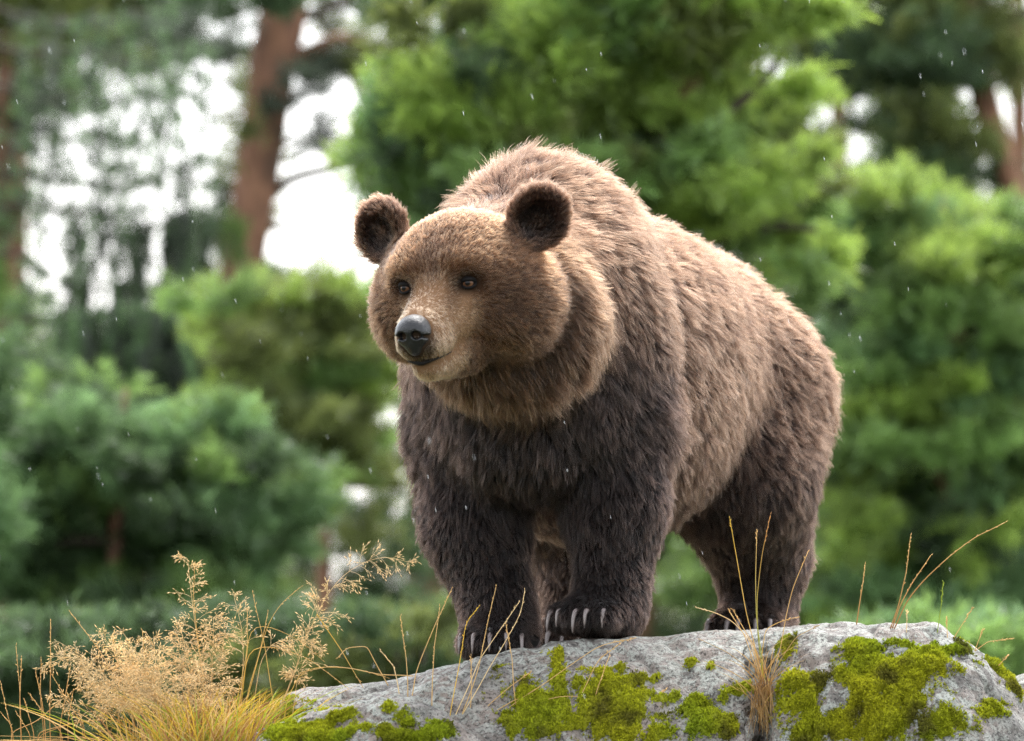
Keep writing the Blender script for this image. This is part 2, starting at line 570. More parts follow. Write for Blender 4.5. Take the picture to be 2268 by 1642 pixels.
_bn = bear_grad(bear_v)
def sample_skin(n, rng, dens=None):
    tri = np.concatenate([bear_q[:, [0, 1, 2]], bear_q[:, [0, 2, 3]]])
    A, B, C = bear_v[tri[:, 0]], bear_v[tri[:, 1]], bear_v[tri[:, 2]]
    ar = np.linalg.norm(np.cross(B - A, C - A), axis=1)
    if dens is not None:
        ar = ar * dens((A + B + C) / 3)
    cs = np.cumsum(ar)
    t = np.minimum(np.searchsorted(cs, rng.random(n) * cs[-1]), len(tri) - 1)
    u, v = rng.random(n), rng.random(n)
    f = u + v > 1
    u[f], v[f] = 1 - u[f], 1 - v[f]
    u, v = u[:, None], v[:, None]
    N = _bn[tri[t, 0]] * (1 - u - v) + _bn[tri[t, 1]] * u + _bn[tri[t, 2]] * v
    N /= np.linalg.norm(N, axis=1)[:, None] + 1e-9
    return A[t] + (B[t] - A[t]) * u + (C[t] - A[t]) * v, N

# --- lip line, points on the skin from one corner of the mouth round the front to the other
LIP = []
for k in np.linspace(-1, 1, 41):
    a = abs(k)
    LIP.append(skin_hit(hw(0.32 - 0.160 * a ** 2.2, 0.13 * k, -0.137 - 0.004 * (1 - a) + 0.022 * a ** 3), HM @ np.array([-1.0 + 0.45 * a, -0.9 * k, 0.0])))
LIP = np.array(LIP)
# ------------------------------------------------------------------ ground
def ramp(n, stops, interp='LINEAR'):
    r = n.new('ShaderNodeValToRGB')
    e = r.color_ramp.elements
    r.color_ramp.interpolation = interp
    e[0].position, e[0].color = stops[0][0], (*stops[0][1], 1)
    e[1].position, e[1].color = stops[-1][0], (*stops[-1][1], 1)
    for p, c in stops[1:-1]:
        x = e.new(p); x.color = (*c, 1)
    return r
def tex_noise(n, l, scale, detail=5, rough=0.55, coord=None, dist=0.0):
    t = n.new('ShaderNodeTexNoise')
    t.inputs['Scale'].default_value = scale; t.inputs['Detail'].default_value = detail
    t.inputs['Roughness'].default_value = rough; t.inputs['Distortion'].default_value = dist
    if coord is not None: l.new(coord, t.inputs['Vector'])
    return t
def mixc(n, l, fac, a, b, mode='MIX'):
    m = n.new('ShaderNodeMix'); m.data_type = 'RGBA'; m.blend_type = mode
    for sock, val in (('Factor', fac), ('A', a), ('B', b)):
        s = m.inputs[sock] if sock == 'Factor' else [i for i in m.inputs if i.name == sock and i.type == 'RGBA'][0]
        if isinstance(val, (int, float)): s.default_value = val
        elif isinstance(val, tuple): s.default_value = (*val, 1)
        else: l.new(val, s)
    return [o for o in m.outputs if o.type == 'RGBA'][0]

GROUND_Z = -1.6
gm, n, l, b = new_mat('forest_floor')
tc = n.new('ShaderNodeTexCoord')
t1 = tex_noise(n, l, 0.9, 6, 0.6, tc.outputs['Object'])
r1 = ramp(n, [(0.30, (0.030, 0.026, 0.016)), (0.5, (0.045, 0.055, 0.020)), (0.7, (0.075, 0.095, 0.030))])
l.new(t1.outputs[0], r1.inputs[0]); l.new(r1.outputs[0], b.inputs['Base Color']); b.inputs['Roughness'].default_value = 0.95
gx = np.concatenate([-np.geomspace(2500, 3, 22), np.linspace(-2.5, 2.5, 6), np.geomspace(3, 2500, 22)])
gy = gx
GX, GY = np.meshgrid(gx, gy, indexing='ij')
gp = np.stack([GX.ravel(), GY.ravel(), np.zeros(GX.size)], 1)
gp[:, 2] = GROUND_Z + 0.12 * fbm(gp, 0.35, 3, 77) * (np.hypot(gp[:, 0], gp[:, 1]) < 60)
ng = len(gx)
gi_, gj_ = np.meshgrid(np.arange(ng - 1), np.arange(ng - 1), indexing='ij')
q0 = (gi_ * ng + gj_).ravel()
ground = mesh_obj('ground', gp, np.stack([q0, q0 + ng, q0 + ng + 1, q0 + 1], 1), gm)
tag(ground, kind='structure')

# ------------------------------------------------------------------ boulders
rock_mat, n, l, b = new_mat('lichen_granite')
tc = n.new('ShaderNodeTexCoord'); oc = tc.outputs['Object']
big = tex_noise(n, l, 7.0, 8, 0.62, oc, 0.4)
c_base = ramp(n, [(0.30, (0.050, 0.045, 0.039)), (0.45, (0.155, 0.140, 0.124)), (0.58, (0.235, 0.192, 0.162)), (0.72, (0.135, 0.122, 0.108))])
l.new(big.outputs[0], c_base.inputs[0])
lich = tex_noise(n, l, 30.0, 12, 0.78, oc, 0.7)
lr = ramp(n, [(0.485, (0, 0, 0)), (0.515, (1, 1, 1))]); l.new(lich.outputs[0], lr.inputs[0])
lcol = tex_noise(n, l, 95, 8, 0.75, oc)
lc = ramp(n, [(0.3, (0.20, 0.212, 0.185)), (0.50, (0.32, 0.33, 0.290)), (0.70, (0.46, 0.465, 0.415))]); l.new(lcol.outputs[0], lc.inputs[0])
zone = tex_noise(n, l, 3.2, 4, 0.55, oc)
zr = ramp(n, [(0.36, (0.30, 0.30, 0.30)), (0.54, (1, 1, 1))]); l.new(zone.outputs[0], zr.inputs[0])
mm = n.new('ShaderNodeMath'); mm.operation = 'MULTIPLY'; l.new(lr.outputs[0], mm.inputs[0]); l.new(zr.outputs[0], mm.inputs[1])
c1 = mixc(n, l, mm.outputs[0], c_base.outputs[0], lc.outputs[0])
spk = tex_noise(n, l, 150, 4, 0.7, oc)
sr = ramp(n, [(0.38, (0.07, 0.06, 0.055)), (0.50, (1, 1, 1))]); l.new(spk.outputs[0], sr.inputs[0])
c2 = mixc(n, l, 0.85, c1, sr.outputs[0], 'MULTIPLY')
strk = tex_noise(n, l, 9.0, 5, 0.6, oc, 0.6)
st = ramp(n, [(0.60, (0, 0, 0)), (0.74, (1, 1, 1))]); l.new(strk.outputs[0], st.inputs[0])
c3 = mixc(n, l, st.outputs[0], c2, mixc(n, l, 0.6, c2, (0.05, 0.043, 0.034)))
l.new(c3, b.inputs['Base Color']); b.inputs['Roughness'].default_value = 0.62
b.inputs['Specular IOR Level'].default_value = 0.35
bn1 = n.new('ShaderNodeBump'); bn1.inputs['Strength'].default_value = 0.9; bn1.inputs['Distance'].default_value = 0.010
l.new(lich.outputs[0], bn1.inputs['Height'])
bn2 = n.new('ShaderNodeBump'); bn2.inputs['Strength'].default_value = 0.7; bn2.inputs['Distance'].default_value = 0.005
l.new(spk.outputs[0], bn2.inputs['Height']); l.new(bn1.outputs[0], bn2.inputs['Normal'])
l.new(bn2.outputs[0], b.inputs['Normal'])

ROCKS = {}
def boulder(name, contour, yr, front, back, seed, label, rough=1.0, ridge_shift=None, nx=240, dip=0.03, bottom=GROUND_Z - 0.15):
    """a rock whose crest is the given contour, rounded down to the ground in front and behind"""
    pts = np.array([at(x, y, yr) for x, y in contour])
    # extend the flanks down to the ground
    zl, zr_ = pts[0, 2] - bottom, pts[-1, 2] - bottom
    extl = [[pts[0, 0] - 0.45 * (1 - math.cos(a)) * zl ** 0.5 - 0.25 * math.sin(a), yr, pts[0, 2] - zl * math.sin(a) ** 1.5] for a in np.linspace(1.5708, 0.2, 8)]
    extr = [[pts[-1, 0] + 0.45 * (1 - math.cos(a)) * zr_ ** 0.5 + 0.25 * math.sin(a), yr, pts[-1, 2] - zr_ * math.sin(a) ** 1.5] for a in np.linspace(0.2, 1.5708, 8)]
    P = np.array(extl + pts.tolist() + extr)
    order = np.argsort(P[:, 0]); P = P[order]
    xs = np.linspace(P[0, 0], P[-1, 0], nx)
    C = np.interp(xs, P[:, 0], P[:, 2])
    ker = np.hanning(9); ker /= ker.sum()
    C = np.convolve(np.pad(C, 4, mode='edge'), ker, mode='valid')
    rs = np.zeros(nx) if ridge_shift is None else ridge_shift(xs)
    th = np.concatenate([np.linspace(0, 1, 110) ** 1.35 * (math.pi / 2)])
    rows = []
    for a in th[::-1]:                      # front, bottom to crest
        hgt = C - bottom
        rows.append(np.stack([xs, yr + rs - front * np.minimum(1, hgt / 0.9) * math.sin(a) ** 0.9, bottom + hgt * math.cos(a) ** 0.85], 1))
    for t in np.linspace(0.02, 1, 60):      # plateau and back
        drop = dip * sstep(0, 0.5, t * back) + (C - bottom) * max(0, (t - 0.72) / 0.28) ** 2
        rows.append(np.stack([xs, yr + rs + back * t, np.maximum(C - drop, bottom)], 1))
    V = np.array(rows)
    nr = len(rows)
    V = V.reshape(-1, 3)
    jx, jr = np.meshgrid(np.arange(nx - 1), np.arange(nr - 1), indexing='ij')
    q = (jr * nx + jx).ravel()
    F = np.stack([q, q + 1, q + nx + 1, q + nx], 1)
    def normals(V):
        fn = np.cross(V[F[:, 2]] - V[F[:, 0]], V[F[:, 3]] - V[F[:, 1]])
        N = np.zeros_like(V)
        for k in range(4): np.add.at(N, F[:, k], fn)
        return N / (np.linalg.norm(N, axis=1)[:, None] + 1e-12)
    N = normals(V)
    d = 0.026 * fbm(V, 3.0, 3, seed) * rough
    rid = 1 - np.abs(fbm(V, 8.0, 3, seed + 9))
    d = d - 0.008 * rough * sstep(0.86, 1.0, rid)
    d = d + 0.0085 * rough * fbm(V, 21.0, 4, seed + 20, 0.65)
    crest = np.zeros((nr, nx)); crest[100:122] = 1
    # keep the crest near its measured line
    k = 1 - 0.75 * np.repeat(np.exp(-((np.arange(nr) - 110) / 9.0) ** 2)[:, None], nx, 1).ravel()
    V = V + N * (d * k)[:, None]
    o = mesh_obj(name, V, F, rock_mat)
    tag(o, label, 'rock')
    ROCKS[name if name not in ROCKS else o.name] = (V, F, normals(V), o)
    return o
def ridgeA(xs):
    x0 = at(1650, 1400, -0.18)[0]; x1 = at(1725, 1400, -0.18)[0]
    return 0.26 * sstep(x0, x1, xs)
CONT_A = [(585, 1600), (610, 1560), (640, 1532), (680, 1522), (720, 1519), (800, 1510), (900, 1497), (1000, 1474), (1100, 1460), (1200, 1441), (1300, 1421), (1400, 1410), (1500, 1401), (1600, 1393), (1700, 1394), (1790, 1398), (1900, 1402), (2000, 1420)]
boulder('boulder', CONT_A, -0.18, 0.62, 1.9, 3, 'long pale boulder with lichen and moss patches that the bear stands on', ridge_shift=ridgeA, nx=330)
CONT_B = [(1700, 1560), (1712, 1480), (1728, 1430), (1755, 1408), (1790, 1398), (1850, 1391), (1950, 1387), (2000, 1386), (2030, 1383), (2060, 1388), (2110, 1412), (2150, 1438), (2175, 1470), (2205, 1495), (2230, 1520), (2255, 1560)]
boulder('boulder', CONT_B, -0.26, 0.50, 0.9, 14, 'rounded boulder thickly covered in yellow-green moss', nx=230)
CONT_C = [(560, 1660), (600, 1618), (640, 1600), (700, 1578), (770, 1562), (840, 1552), (880, 1553), (930, 1566), (980, 1590), (1020, 1628), (1060, 1660)]
boulder('boulder', CONT_C, -0.62, 0.40, 0.45, 27, 'small low boulder with moss beside the dry grass tussock', rough=1.3, nx=220)
CONT_D = [(2150, 1600), (2200, 1530), (2235, 1498), (2280, 1484), (2340, 1480), (2420, 1500)]
boulder('boulder', CONT_D, -0.02, 0.40, 0.7, 33, 'bare grey boulder behind the mossy one', nx=160)

# turf bank the tussock grows from
bank_m, n, l, b = new_mat('turf')
tc = n.new('ShaderNodeTexCoord')
t1 = tex_noise(n, l, 30, 6, 0.65, tc.outputs['Object'])
r1 = ramp(n, [(0.3, (0.035, 0.028, 0.012)), (0.55, (0.12, 0.10, 0.03)), (0.75, (0.16, 0.17, 0.04))])
l.new(t1.outputs[0], r1.inputs[0]); l.new(r1.outputs[0], b.inputs['Base Color']); b.inputs['Roughness'].default_value = 0.95
def bank_z(x, y):
    x, y = np.asarray(x, float), np.asarray(y, float)
    top = -0.20 - 0.05 * sstep(-0.75, -1.05, x)
    d = np.sqrt(((x + 0.85) / 0.85) ** 2 + ((y + 0.35) / 0.75) ** 2)
    return top + (GROUND_Z - 0.1 - top) * sstep(0.55, 1.6, d)
bx_, by_ = np.meshgrid(np.linspace(-2.3, 0.5, 90), np.linspace(-1.6, 0.9, 80), indexing='ij')
bp_ = np.stack([bx_.ravel(), by_.ravel(), bank_z(bx_, by_).ravel()], 1)
bp_[:, 2] += 0.025 * fbm(bp_, 6, 4, 90)
i_, j_ = np.meshgrid(np.arange(89), np.arange(79), indexing='ij')
q0 = (i_ * 80 + j_).ravel()
bank = mesh_obj('grassy_bank', bp_, np.stack([q0, q0 + 80, q0 + 81, q0 + 1], 1), bank_m)
tag(bank, kind='structure')

# ------------------------------------------------------------------ moss
moss_m, n, l, b = new_mat('moss_leaf')
at_ = n.new('ShaderNodeAttribute'); at_.attribute_name = 'moss_col'
l.new(at_.outputs['Color'], b.inputs['Base Color'])
b.inputs['Roughness'].default_value = 0.8; b.inputs['Specular IOR Level'].default_value = 0.2
tr = n.new('ShaderNodeBsdfTranslucent'); l.new(at_.outputs['Color'], tr.inputs['Color'])
ms_ = n.new('ShaderNodeMixShader'); ms_.inputs[0].default_value = 0.25
l.new(b.outputs[0], ms_.inputs[1]); l.new(tr.outputs[0], ms_.inputs[2])
l.new(ms_.outputs[0], n['Material Output'].inputs['Surface'])
def moss_on(key, blobs, seed, label, ntuft):
    V, F, N, rock = ROCKS[key]
    rng = np.random.default_rng(seed)
    px = to_px(V)
    m = np.full(len(V), -1.0)
    for cx, cy, rx, ry, s in blobs:
        d = 1 - np.sqrt(((px[:, 0] - cx) / rx) ** 2 + ((px[:, 1] - cy) / ry) ** 2)
        m = np.maximum(m, d * s)
    front = N[:, 1] < 0.35
    m = m + 0.62 * fbm(V, 34, 4, seed + 1, 0.7) + 0.25 * fbm(V, 11, 2, seed + 2)
    m = np.where(front, m, -1)
    cov = sstep(0.14, 0.70, m)
    thin = sstep(-0.12, 0.45, m)
    h = -0.0018 + 0.0075 * cov + 0.006 * cov * (1 - np.abs(fbm(V, 75, 2, seed + 3)))
    keepf = (cov[F] > 0.0).sum(1) >= 2
    fs = F[keepf]
    fl = F[(thin[F] > 0.0).sum(1) >= 2]
    used = np.unique(fs)
    remap = -np.ones(len(V), int); remap[used] = np.arange(len(used))
    cv = V[used] + N[used] * h[used][:, None]
    hue = 0.5 + 0.5 * fbm(V, 6, 3, seed + 5)
    lo_, hi_ = np.array([0.185, 0.255, 0.010]), np.array([0.380, 0.360, 0.014])
    mc = lerp(np.tile(lo_, (len(V), 1)), hi_, np.clip(hue, 0, 1))
    mc = lerp(mc, np.array([0.06, 0.05, 0.012]), sstep(0.62, 0.9, 0.5 + 0.5 * fbm(V, 17, 3, seed + 6)) * 0.8)
    # leaflets
    tri = np.concatenate([fl[:, [0, 1, 2]], fl[:, [0, 2, 3]]])
    wgt = thin[tri].mean(1) ** 1.6 * np.linalg.norm(np.cross(V[tri[:, 1]] - V[tri[:, 0]], V[tri[:, 2]] - V[tri[:, 0]]), axis=1)
    t = rng.choice(len(tri), ntuft, p=wgt / wgt.sum())
    u, v = rng.random(ntuft), rng.random(ntuft)
    f = u + v > 1; u[f], v[f] = 1 - u[f], 1 - v[f]
    wts = np.stack([1 - u - v, u, v], 1)
    P0 = (((V + N * np.maximum(h, 0.0002)[:, None])[tri[t]]) * wts[:, :, None]).sum(1)
    N0 = (N[tri[t]] * wts[:, :, None]).sum(1)
    C0 = (mc[tri[t]] * wts[:, :, None]).sum(1) * rng.uniform(0.55, 1.35, ntuft)[:, None]
    LV, LC = [], []
    for k in range(5):
        d = N0 * rng.uniform(0.4, 1.2, ntuft)[:, None] + rng.standard_normal((ntuft, 3)) * 0.6 + np.array([0, 0, 0.3])
        d /= np.linalg.norm(d, axis=1)[:, None]
        s_ = np.cross(d, rng.standard_normal((ntuft, 3))); s_ /= np.linalg.norm(s_, axis=1)[:, None]
        ln = rng.uniform(0.0025, 0.0065, ntuft)[:, None]
        wd = ln * 0.30
        base = P0 + rng.standard_normal((ntuft, 3)) * 0.0012
        LV.append(np.stack([base - s_ * wd, base + s_ * wd, base + d * ln], 1))
        LC.append(np.stack([C0 * 0.75, C0 * 0.75, C0 * 1.25], 1))
    LV = np.concatenate(LV).reshape(-1, 3); LC = np.concatenate(LC).reshape(-1, 3)
    lf = np.arange(len(LV)).reshape(-1, 3) + len(cv)
    cf = remap[np.concatenate([fs[:, [0, 1, 2]], fs[:, [0, 2, 3]]])]
    o = mesh_obj('moss', np.concatenate([cv, LV]), np.concatenate([cf, lf]), moss_m)
    set_attr(o.data, 'moss_col', np.concatenate([mc[used] * 0.7, LC]))
    tag(o, label, 'moss', kind='stuff')
moss_on('boulder', [(1180, 1570, 70, 75, 1.0), (1235, 1520, 25, 50, .8), (1350, 1570, 105, 80, 1.25), (1400, 1520, 45, 30, .9), (1130, 1600, 40, 40, .8), (1470, 1610, 35, 40, .7),
                    (1560, 1600, 45, 45, 1.0), (1545, 1560, 25, 20, .9), (1600, 1540, 20, 16, .9), (1640, 1530, 18, 14, .9), (1455, 1505, 14, 12, .9), (1440, 1470, 12, 9, .8), (1530, 1475, 12, 9, .9),
                    (1575, 1475, 10, 8, .9), (1165, 1500, 16, 14, .8), (1610, 1615, 28, 28, .9), (1460, 1560, 20, 20, .7), (1320, 1520, 20, 25, .8), (1500, 1540, 12, 12, .8), (640, 1580, 40, 25, .8)], 5,
        'bright green moss in cushions on the boulder under the bear', 22000)
moss_on('boulder.001', [(1780, 1540, 60, 60, 1.0), (1760, 1510, 40, 25, .9), (1800, 1600, 55, 45, 1.0), (1990, 1530, 110, 75, 1.3), (2050, 1480, 70, 45, 1.1), (1960, 1600, 110, 50, 1.1), (2060, 1600, 90, 50, 1.2), (1930, 1470, 55, 25, .9),
                        (1900, 1440, 50, 12, .8), (2000, 1428, 40, 10, .8), (2195, 1567, 36, 24, 1.2), (2215, 1480, 30, 26, .9), (2240, 1510, 25, 22, 1.0), (2110, 1440, 30, 14, .8), (1750, 1440, 22, 22, .8), (1880, 1500, 40, 20, .6)], 15,
        'thick yellow-green moss on the rounded boulder with grass stalks', 32000)
moss_on('boulder.002', [(760, 1590, 50, 16, 1.1), (700, 1612, 70, 18, 1.1), (830, 1612, 50, 20, 1.0), (900, 1600, 40, 20, .9), (650, 1630, 60, 16, 1.0), (960, 1620, 40, 20, .9), (860, 1568, 16, 8, .8), (760, 1632, 60, 14, .9), (880, 1635, 60, 14, .9)], 25,
        'yellow-green moss on the small low boulder beside the tussock', 13000)
# ------------------------------------------------------------------ trees behind
bark_m, n, l, b = new_mat('pine_bark')
tc = n.new('ShaderNodeTexCoord'); mp = n.new('ShaderNodeMapping'); mp.inputs['Scale'].default_value = (1, 1, 0.35)
l.new(tc.outputs['Object'], mp.inputs[0])
t1 = tex_noise(n, l, 9, 6, 0.65, mp.outputs[0], 0.3)
r1 = ramp(n, [(0.32, (0.045, 0.027, 0.019)), (0.5, (0.20, 0.098, 0.058)), (0.68, (0.33, 0.17, 0.10))])
l.new(t1.outputs[0], r1.inputs[0]); l.new(r1.outputs[0], b.inputs['Base Color']); b.inputs['Roughness'].default_value = 0.9
bb = n.new('ShaderNodeBump'); bb.inputs['Strength'].default_value = 0.8; bb.inputs['Distance'].default_value = 0.02
l.new(t1.outputs[0], bb.inputs['Height']); l.new(bb.outputs[0], b.inputs['Normal'])
twig_m = plain_mat('dead_twig', (0.060, 0.047, 0.038), 0.9, 0.2)

def needle_mat(name):
    m, n, l, b = new_mat(name)
    a = n.new('ShaderNodeAttribute'); a.attribute_name = 'leaf_col'
    l.new(a.outputs['Color'], b.inputs['Base Color'])
    b.inputs['Roughness'].default_value = 0.42; b.inputs['Specular IOR Level'].default_value = 0.5
    t = n.new('ShaderNodeBsdfTranslucent')
    g = n.new('ShaderNodeHueSaturation'); g.inputs['Value'].default_value = 1.5; g.inputs['Hue'].default_value = 0.485
    l.new(a.outputs['Color'], g.inputs['Color']); l.new(g.outputs[0], t.inputs['Color'])
    ms = n.new('ShaderNodeMixShader'); ms.inputs[0].default_value = 0.5
    l.new(b.outputs[0], ms.inputs[1]); l.new(t.outputs[0], ms.inputs[2])
    l.new(ms.outputs[0], n['Material Output'].inputs['Surface'])
    return m
leaf_m = needle_mat('pine_needles')

trng = np.random.default_rng(2024)
GREEN = {'bright': (0.215, 0.320, 0.066), 'mid': (0.145, 0.245, 0.068), 'teal': (0.120, 0.215, 0.086), 'dark': (0.060, 0.104, 0.043), 'olive': (0.125, 0.160, 0.044), 'grey': (0.050, 0.068, 0.045)}

def shoots(centres, dirs, cols, n_needle=20, axis=0.13, needle=0.062, width=0.0052):
    """needle tufts: thin triangles set round short twigs"""
    N = len(centres)
    d = dirs / (np.linalg.norm(dirs, axis=1)[:, None] + 1e-9)
    s = np.cross(d, trng.standard_normal((N, 3))); s /= np.linalg.norm(s, axis=1)[:, None]
    c = np.cross(d, s)
    V = np.empty((N, n_needle, 3, 3)); C = np.empty((N, n_needle, 3, 3))
    for k in range(n_needle):
        t = trng.random(N)[:, None]
        ph = trng.random(N)[:, None] * 2 * math.pi
        o = np.cos(ph) * s + np.sin(ph) * c
        nd = o * trng.uniform(0.5, 1.0, N)[:, None] + d * trng.uniform(0.35, 1.0, N)[:, None]
        nd /= np.linalg.norm(nd, axis=1)[:, None]
        base = centres + d * (t - 0.4) * axis
        side = np.cross(nd, trng.standard_normal((N, 3))); side /= np.linalg.norm(side, axis=1)[:, None]
        ln = needle * trng.uniform(0.7, 1.2, N)[:, None]
        V[:, k, 0] = base - side * width; V[:, k, 1] = base + side * width; V[:, k, 2] = base + nd * ln
        cc = cols * trng.uniform(0.7, 1.3, N)[:, None]
        C[:, k, 0] = C[:, k, 1] = cc * 0.8; C[:, k, 2] = cc * 1.15
    return V.reshape(-1, 3), C.reshape(-1, 3)

gaps = [(1700, 150, 40, 26), (1760, 190, 50, 30), (1830, 290, 75, 60), (2100, 170, 40, 45), (2245, 235, 60, 60), (2190, 360, 30, 30), (1905, 385, 25, 22), (1275, 290, 28, 32), (870, 90, 45, 30), (950, 110, 50, 30), (900, 150, 50, 26), (1020, 50, 60, 40), (860, 920, 55, 60), (600, 900, 28, 55),
        (840, 1040, 40, 40), (880, 1110, 45, 40), (840, 1310, 70, 45), (640, 1290, 60, 35), (985, 1335, 32, 28), (800, 1180, 60, 30), (1205, 1220, 14, 40), (700, 1240, 60, 30), (2230, 30, 30, 26)]

def px_m(Y):                         # metres per photograph pixel at depth Y
    return (Y - CAM_Y) / _K

def foliage(name, parent, spec, Y, base, spread=0.9, shoots_per=210, droop=0.0, size=1.0, **kw):
    """spec: ellipses in the photograph (cx, cy, rx, ry, colour, amount), given depth by the branch they hang on"""
    CV, CD, CC = [], [], []
    for cx, cy, rx, ry, col, am in spec:
        c0 = at(cx, cy, Y + trng.uniform(-0.5, 0.5) * spread)
        r = np.array([rx * px_m(Y), max(rx, ry) * px_m(Y) * 0.8, ry * px_m(Y)])
        n_sub = max(4, int(9 * am))
        nsh = int(shoots_per * am * rx * ry / (110 * 80))
        nsh = max(nsh, 12)
        sub = trng.standard_normal((n_sub, 3)) * 0.52
        which = trng.integers(0, n_sub, nsh)
        off = sub[which] + trng.standard_normal((nsh, 3)) * 0.24
        P = c0 + off * r
        D = off * np.array([1, 1, 0.6]) + np.array([0, 0, 0.45 - droop]) + trng.standard_normal((nsh, 3)) * 0.35
        light = np.clip(trng.normal(1.0, 0.20, n_sub), 0.55, 1.5)[which]
        CC.append(np.array(GREEN[col])[None] * light[:, None]); CV.append(P); CD.append(D)
    V, C = shoots(np.concatenate(CV), np.concatenate(CD), np.concatenate(CC), **kw)
    V = V - np.asarray(base)
    o = mesh_obj(name, V, np.arange(len(V)).reshape(-1, 3), leaf_m, parent, smooth=False)
    set_attr(o.data, 'leaf_col', C)
    return o

def px_tube(pts, Y, sides=10, wob=0.0):
    """pts: (px, py, width in px[, dy])"""
    P = np.array([at(p[0], p[1], Y + (p[3] if len(p) > 3 else 0)) for p in pts])
    Rr = np.array([p[2] * 0.5 * px_m(Y) for p in pts])
    t = np.linspace(0, 1, len(pts)); tt = np.linspace(0, 1, len(pts) * 4)
    P = np.stack([np.interp(tt, t, P[:, k]) for k in range(3)], 1)
    ker = np.hanning(7); ker /= ker.sum()
    P = np.stack([np.convolve(np.pad(P[:, k], 3, mode='reflect', reflect_type='odd'), ker, mode='valid') for k in range(3)], 1)
    Rr = np.interp(tt, t, Rr)
    if wob: P = P + np.stack([vnoise(P, 4, 7), vnoise(P, 4, 8), vnoise(P, 4, 9)], 1) * wob
    return P, Rr

def fill(n, x0, x1, y0, y1, cols, rx=(45, 85), ry=(22, 40), am=0.9):
    """boughs scattered through a stretch of wood, leaving the pale gaps of the photograph open"""
    out = []
    while len(out) < n:
        x, y = trng.uniform(x0, x1), trng.uniform(y0, y1)
        n -= 0.02
        if any(((x - g[0]) / (g[2] + 30)) ** 2 + ((y - g[1]) / (g[3] + 22)) ** 2 < 1 for g in gaps): continue
        out.append((x, y, trng.uniform(*rx), trng.uniform(*ry), cols[int(trng.integers(0, len(cols)))], am))
    return out

def tree(label, Y, trunk, branches=(), leaves=(), group='pine trees behind the bear', name='pine_tree', sub_twigs=0, **kw):
    gx_, gw = trunk[-1][0], trunk[-1][2]
    foot = at(trunk[-1][0], trunk[-1][1], Y)
    root = empty(name, (foot[0], foot[1], GROUND_Z))
    base = np.array(root.location)
    P, Rr = px_tube(trunk, Y, 12)
    P = np.vstack([P, [foot[0] + 0.02, foot[1], (foot[2] + GROUND_Z) / 2], [foot[0], foot[1], GROUND_Z - 0.2]])
    Rr = np.append(Rr, [Rr[-1] * 1.05, Rr[-1] * 1.35])
    Rr = Rr * (1 + 0.10 * vnoise(P, 3.0, 55))
    v, f = tube(P, Rr, 12)
    mesh_obj('trunk', np.array(v) - base, f, bark_m, root)
    for br in branches:
        Pb, Rb = px_tube(br, Y, 6, 0.03)
        v, f = tube(Pb, np.maximum(Rb, 0.003), 6)
        o = mesh_obj('branch', np.array(v) - base, f, bark_m if br[0][2] > 50 else twig_m, root)
    if leaves:
        foliage('foliage', root, leaves, Y, base, **kw)
    tag(root, label, 'tree', group)
    return root

# main leaning red pine, left of the bear
tree('leaning pine with a thick bare reddish trunk and dead side branches', 16.0,
     [(665, -260, 108), (640, -60, 112), (622, 60, 112), (602, 150, 106), (588, 260, 98), (572, 380, 94), (550, 500, 96), (534, 600, 98), (522, 690, 104), (508, 900, 108), (498, 1400, 118)],
     [[(600, 160, 56), (660, 128, 44), (730, 98, 28, -.2), (800, 92, 22, -.4)], [(585, 450, 38), (640, 398, 28), (700, 372, 24), (770, 350, 22), (840, 338, 16)],
      [(585, 485, 22), (640, 500, 17), (700, 525, 15), (765, 552, 12)], [(620, 60, 30), (700, 30, 22), (800, -10, 18)], [(610, 330, 18), (680, 300, 13), (750, 290, 10), (800, 300, 9)],
      [(560, 430, 12), (480, 400, 9), (400, 410, 7), (320, 405, 5)], [(600, 150, 16), (520, 170, 12), (420, 165, 9), (330, 150, 6)], [(590, 230, 12), (520, 240, 9), (430, 225, 6)],
      [(640, -20, 20), (560, 20, 14), (470, 40, 9)], [(560, 620, 16), (620, 640, 10), (690, 600, 8), (740, 560, 6)], [(690, 40, 12), (760, 160, 12), (800, 260, 12), (835, 420, 14), (800, 560, 15), (760, 640, 15)]],
     [(562, 330, 46, 80, 'olive', .9), (545, 260, 30, 50, 'olive', .6), (560, 430, 40, 60, 'olive', .8), (500, 560, 45, 70, 'olive', .8), (540, 540, 30, 50, 'mid', .6), (500, 460, 25, 40, 'grey', .5), (470, 650, 60, 50, 'olive', .7), (620, 620, 60, 45, 'dark', .5),
      (560, -40, 100, 60, 'dark', 1), (750, -60, 120, 80, 'olive', 1.2), (790, 60, 55, 45, 'olive', .7), (860, 110, 60, 60, 'olive', .9), (690, 0, 40, 40, 'grey', .5), (480, 730, 50, 60, 'mid', .6)] + [(trng.uniform(630, 820), trng.uniform(110, 330), trng.uniform(30, 55), trng.uniform(10, 20), 'grey', .45) for k in range(12)] + [(trng.uniform(360, 560), trng.uniform(0, 260), trng.uniform(30, 60), trng.uniform(10, 20), 'grey', .45) for k in range(16)])
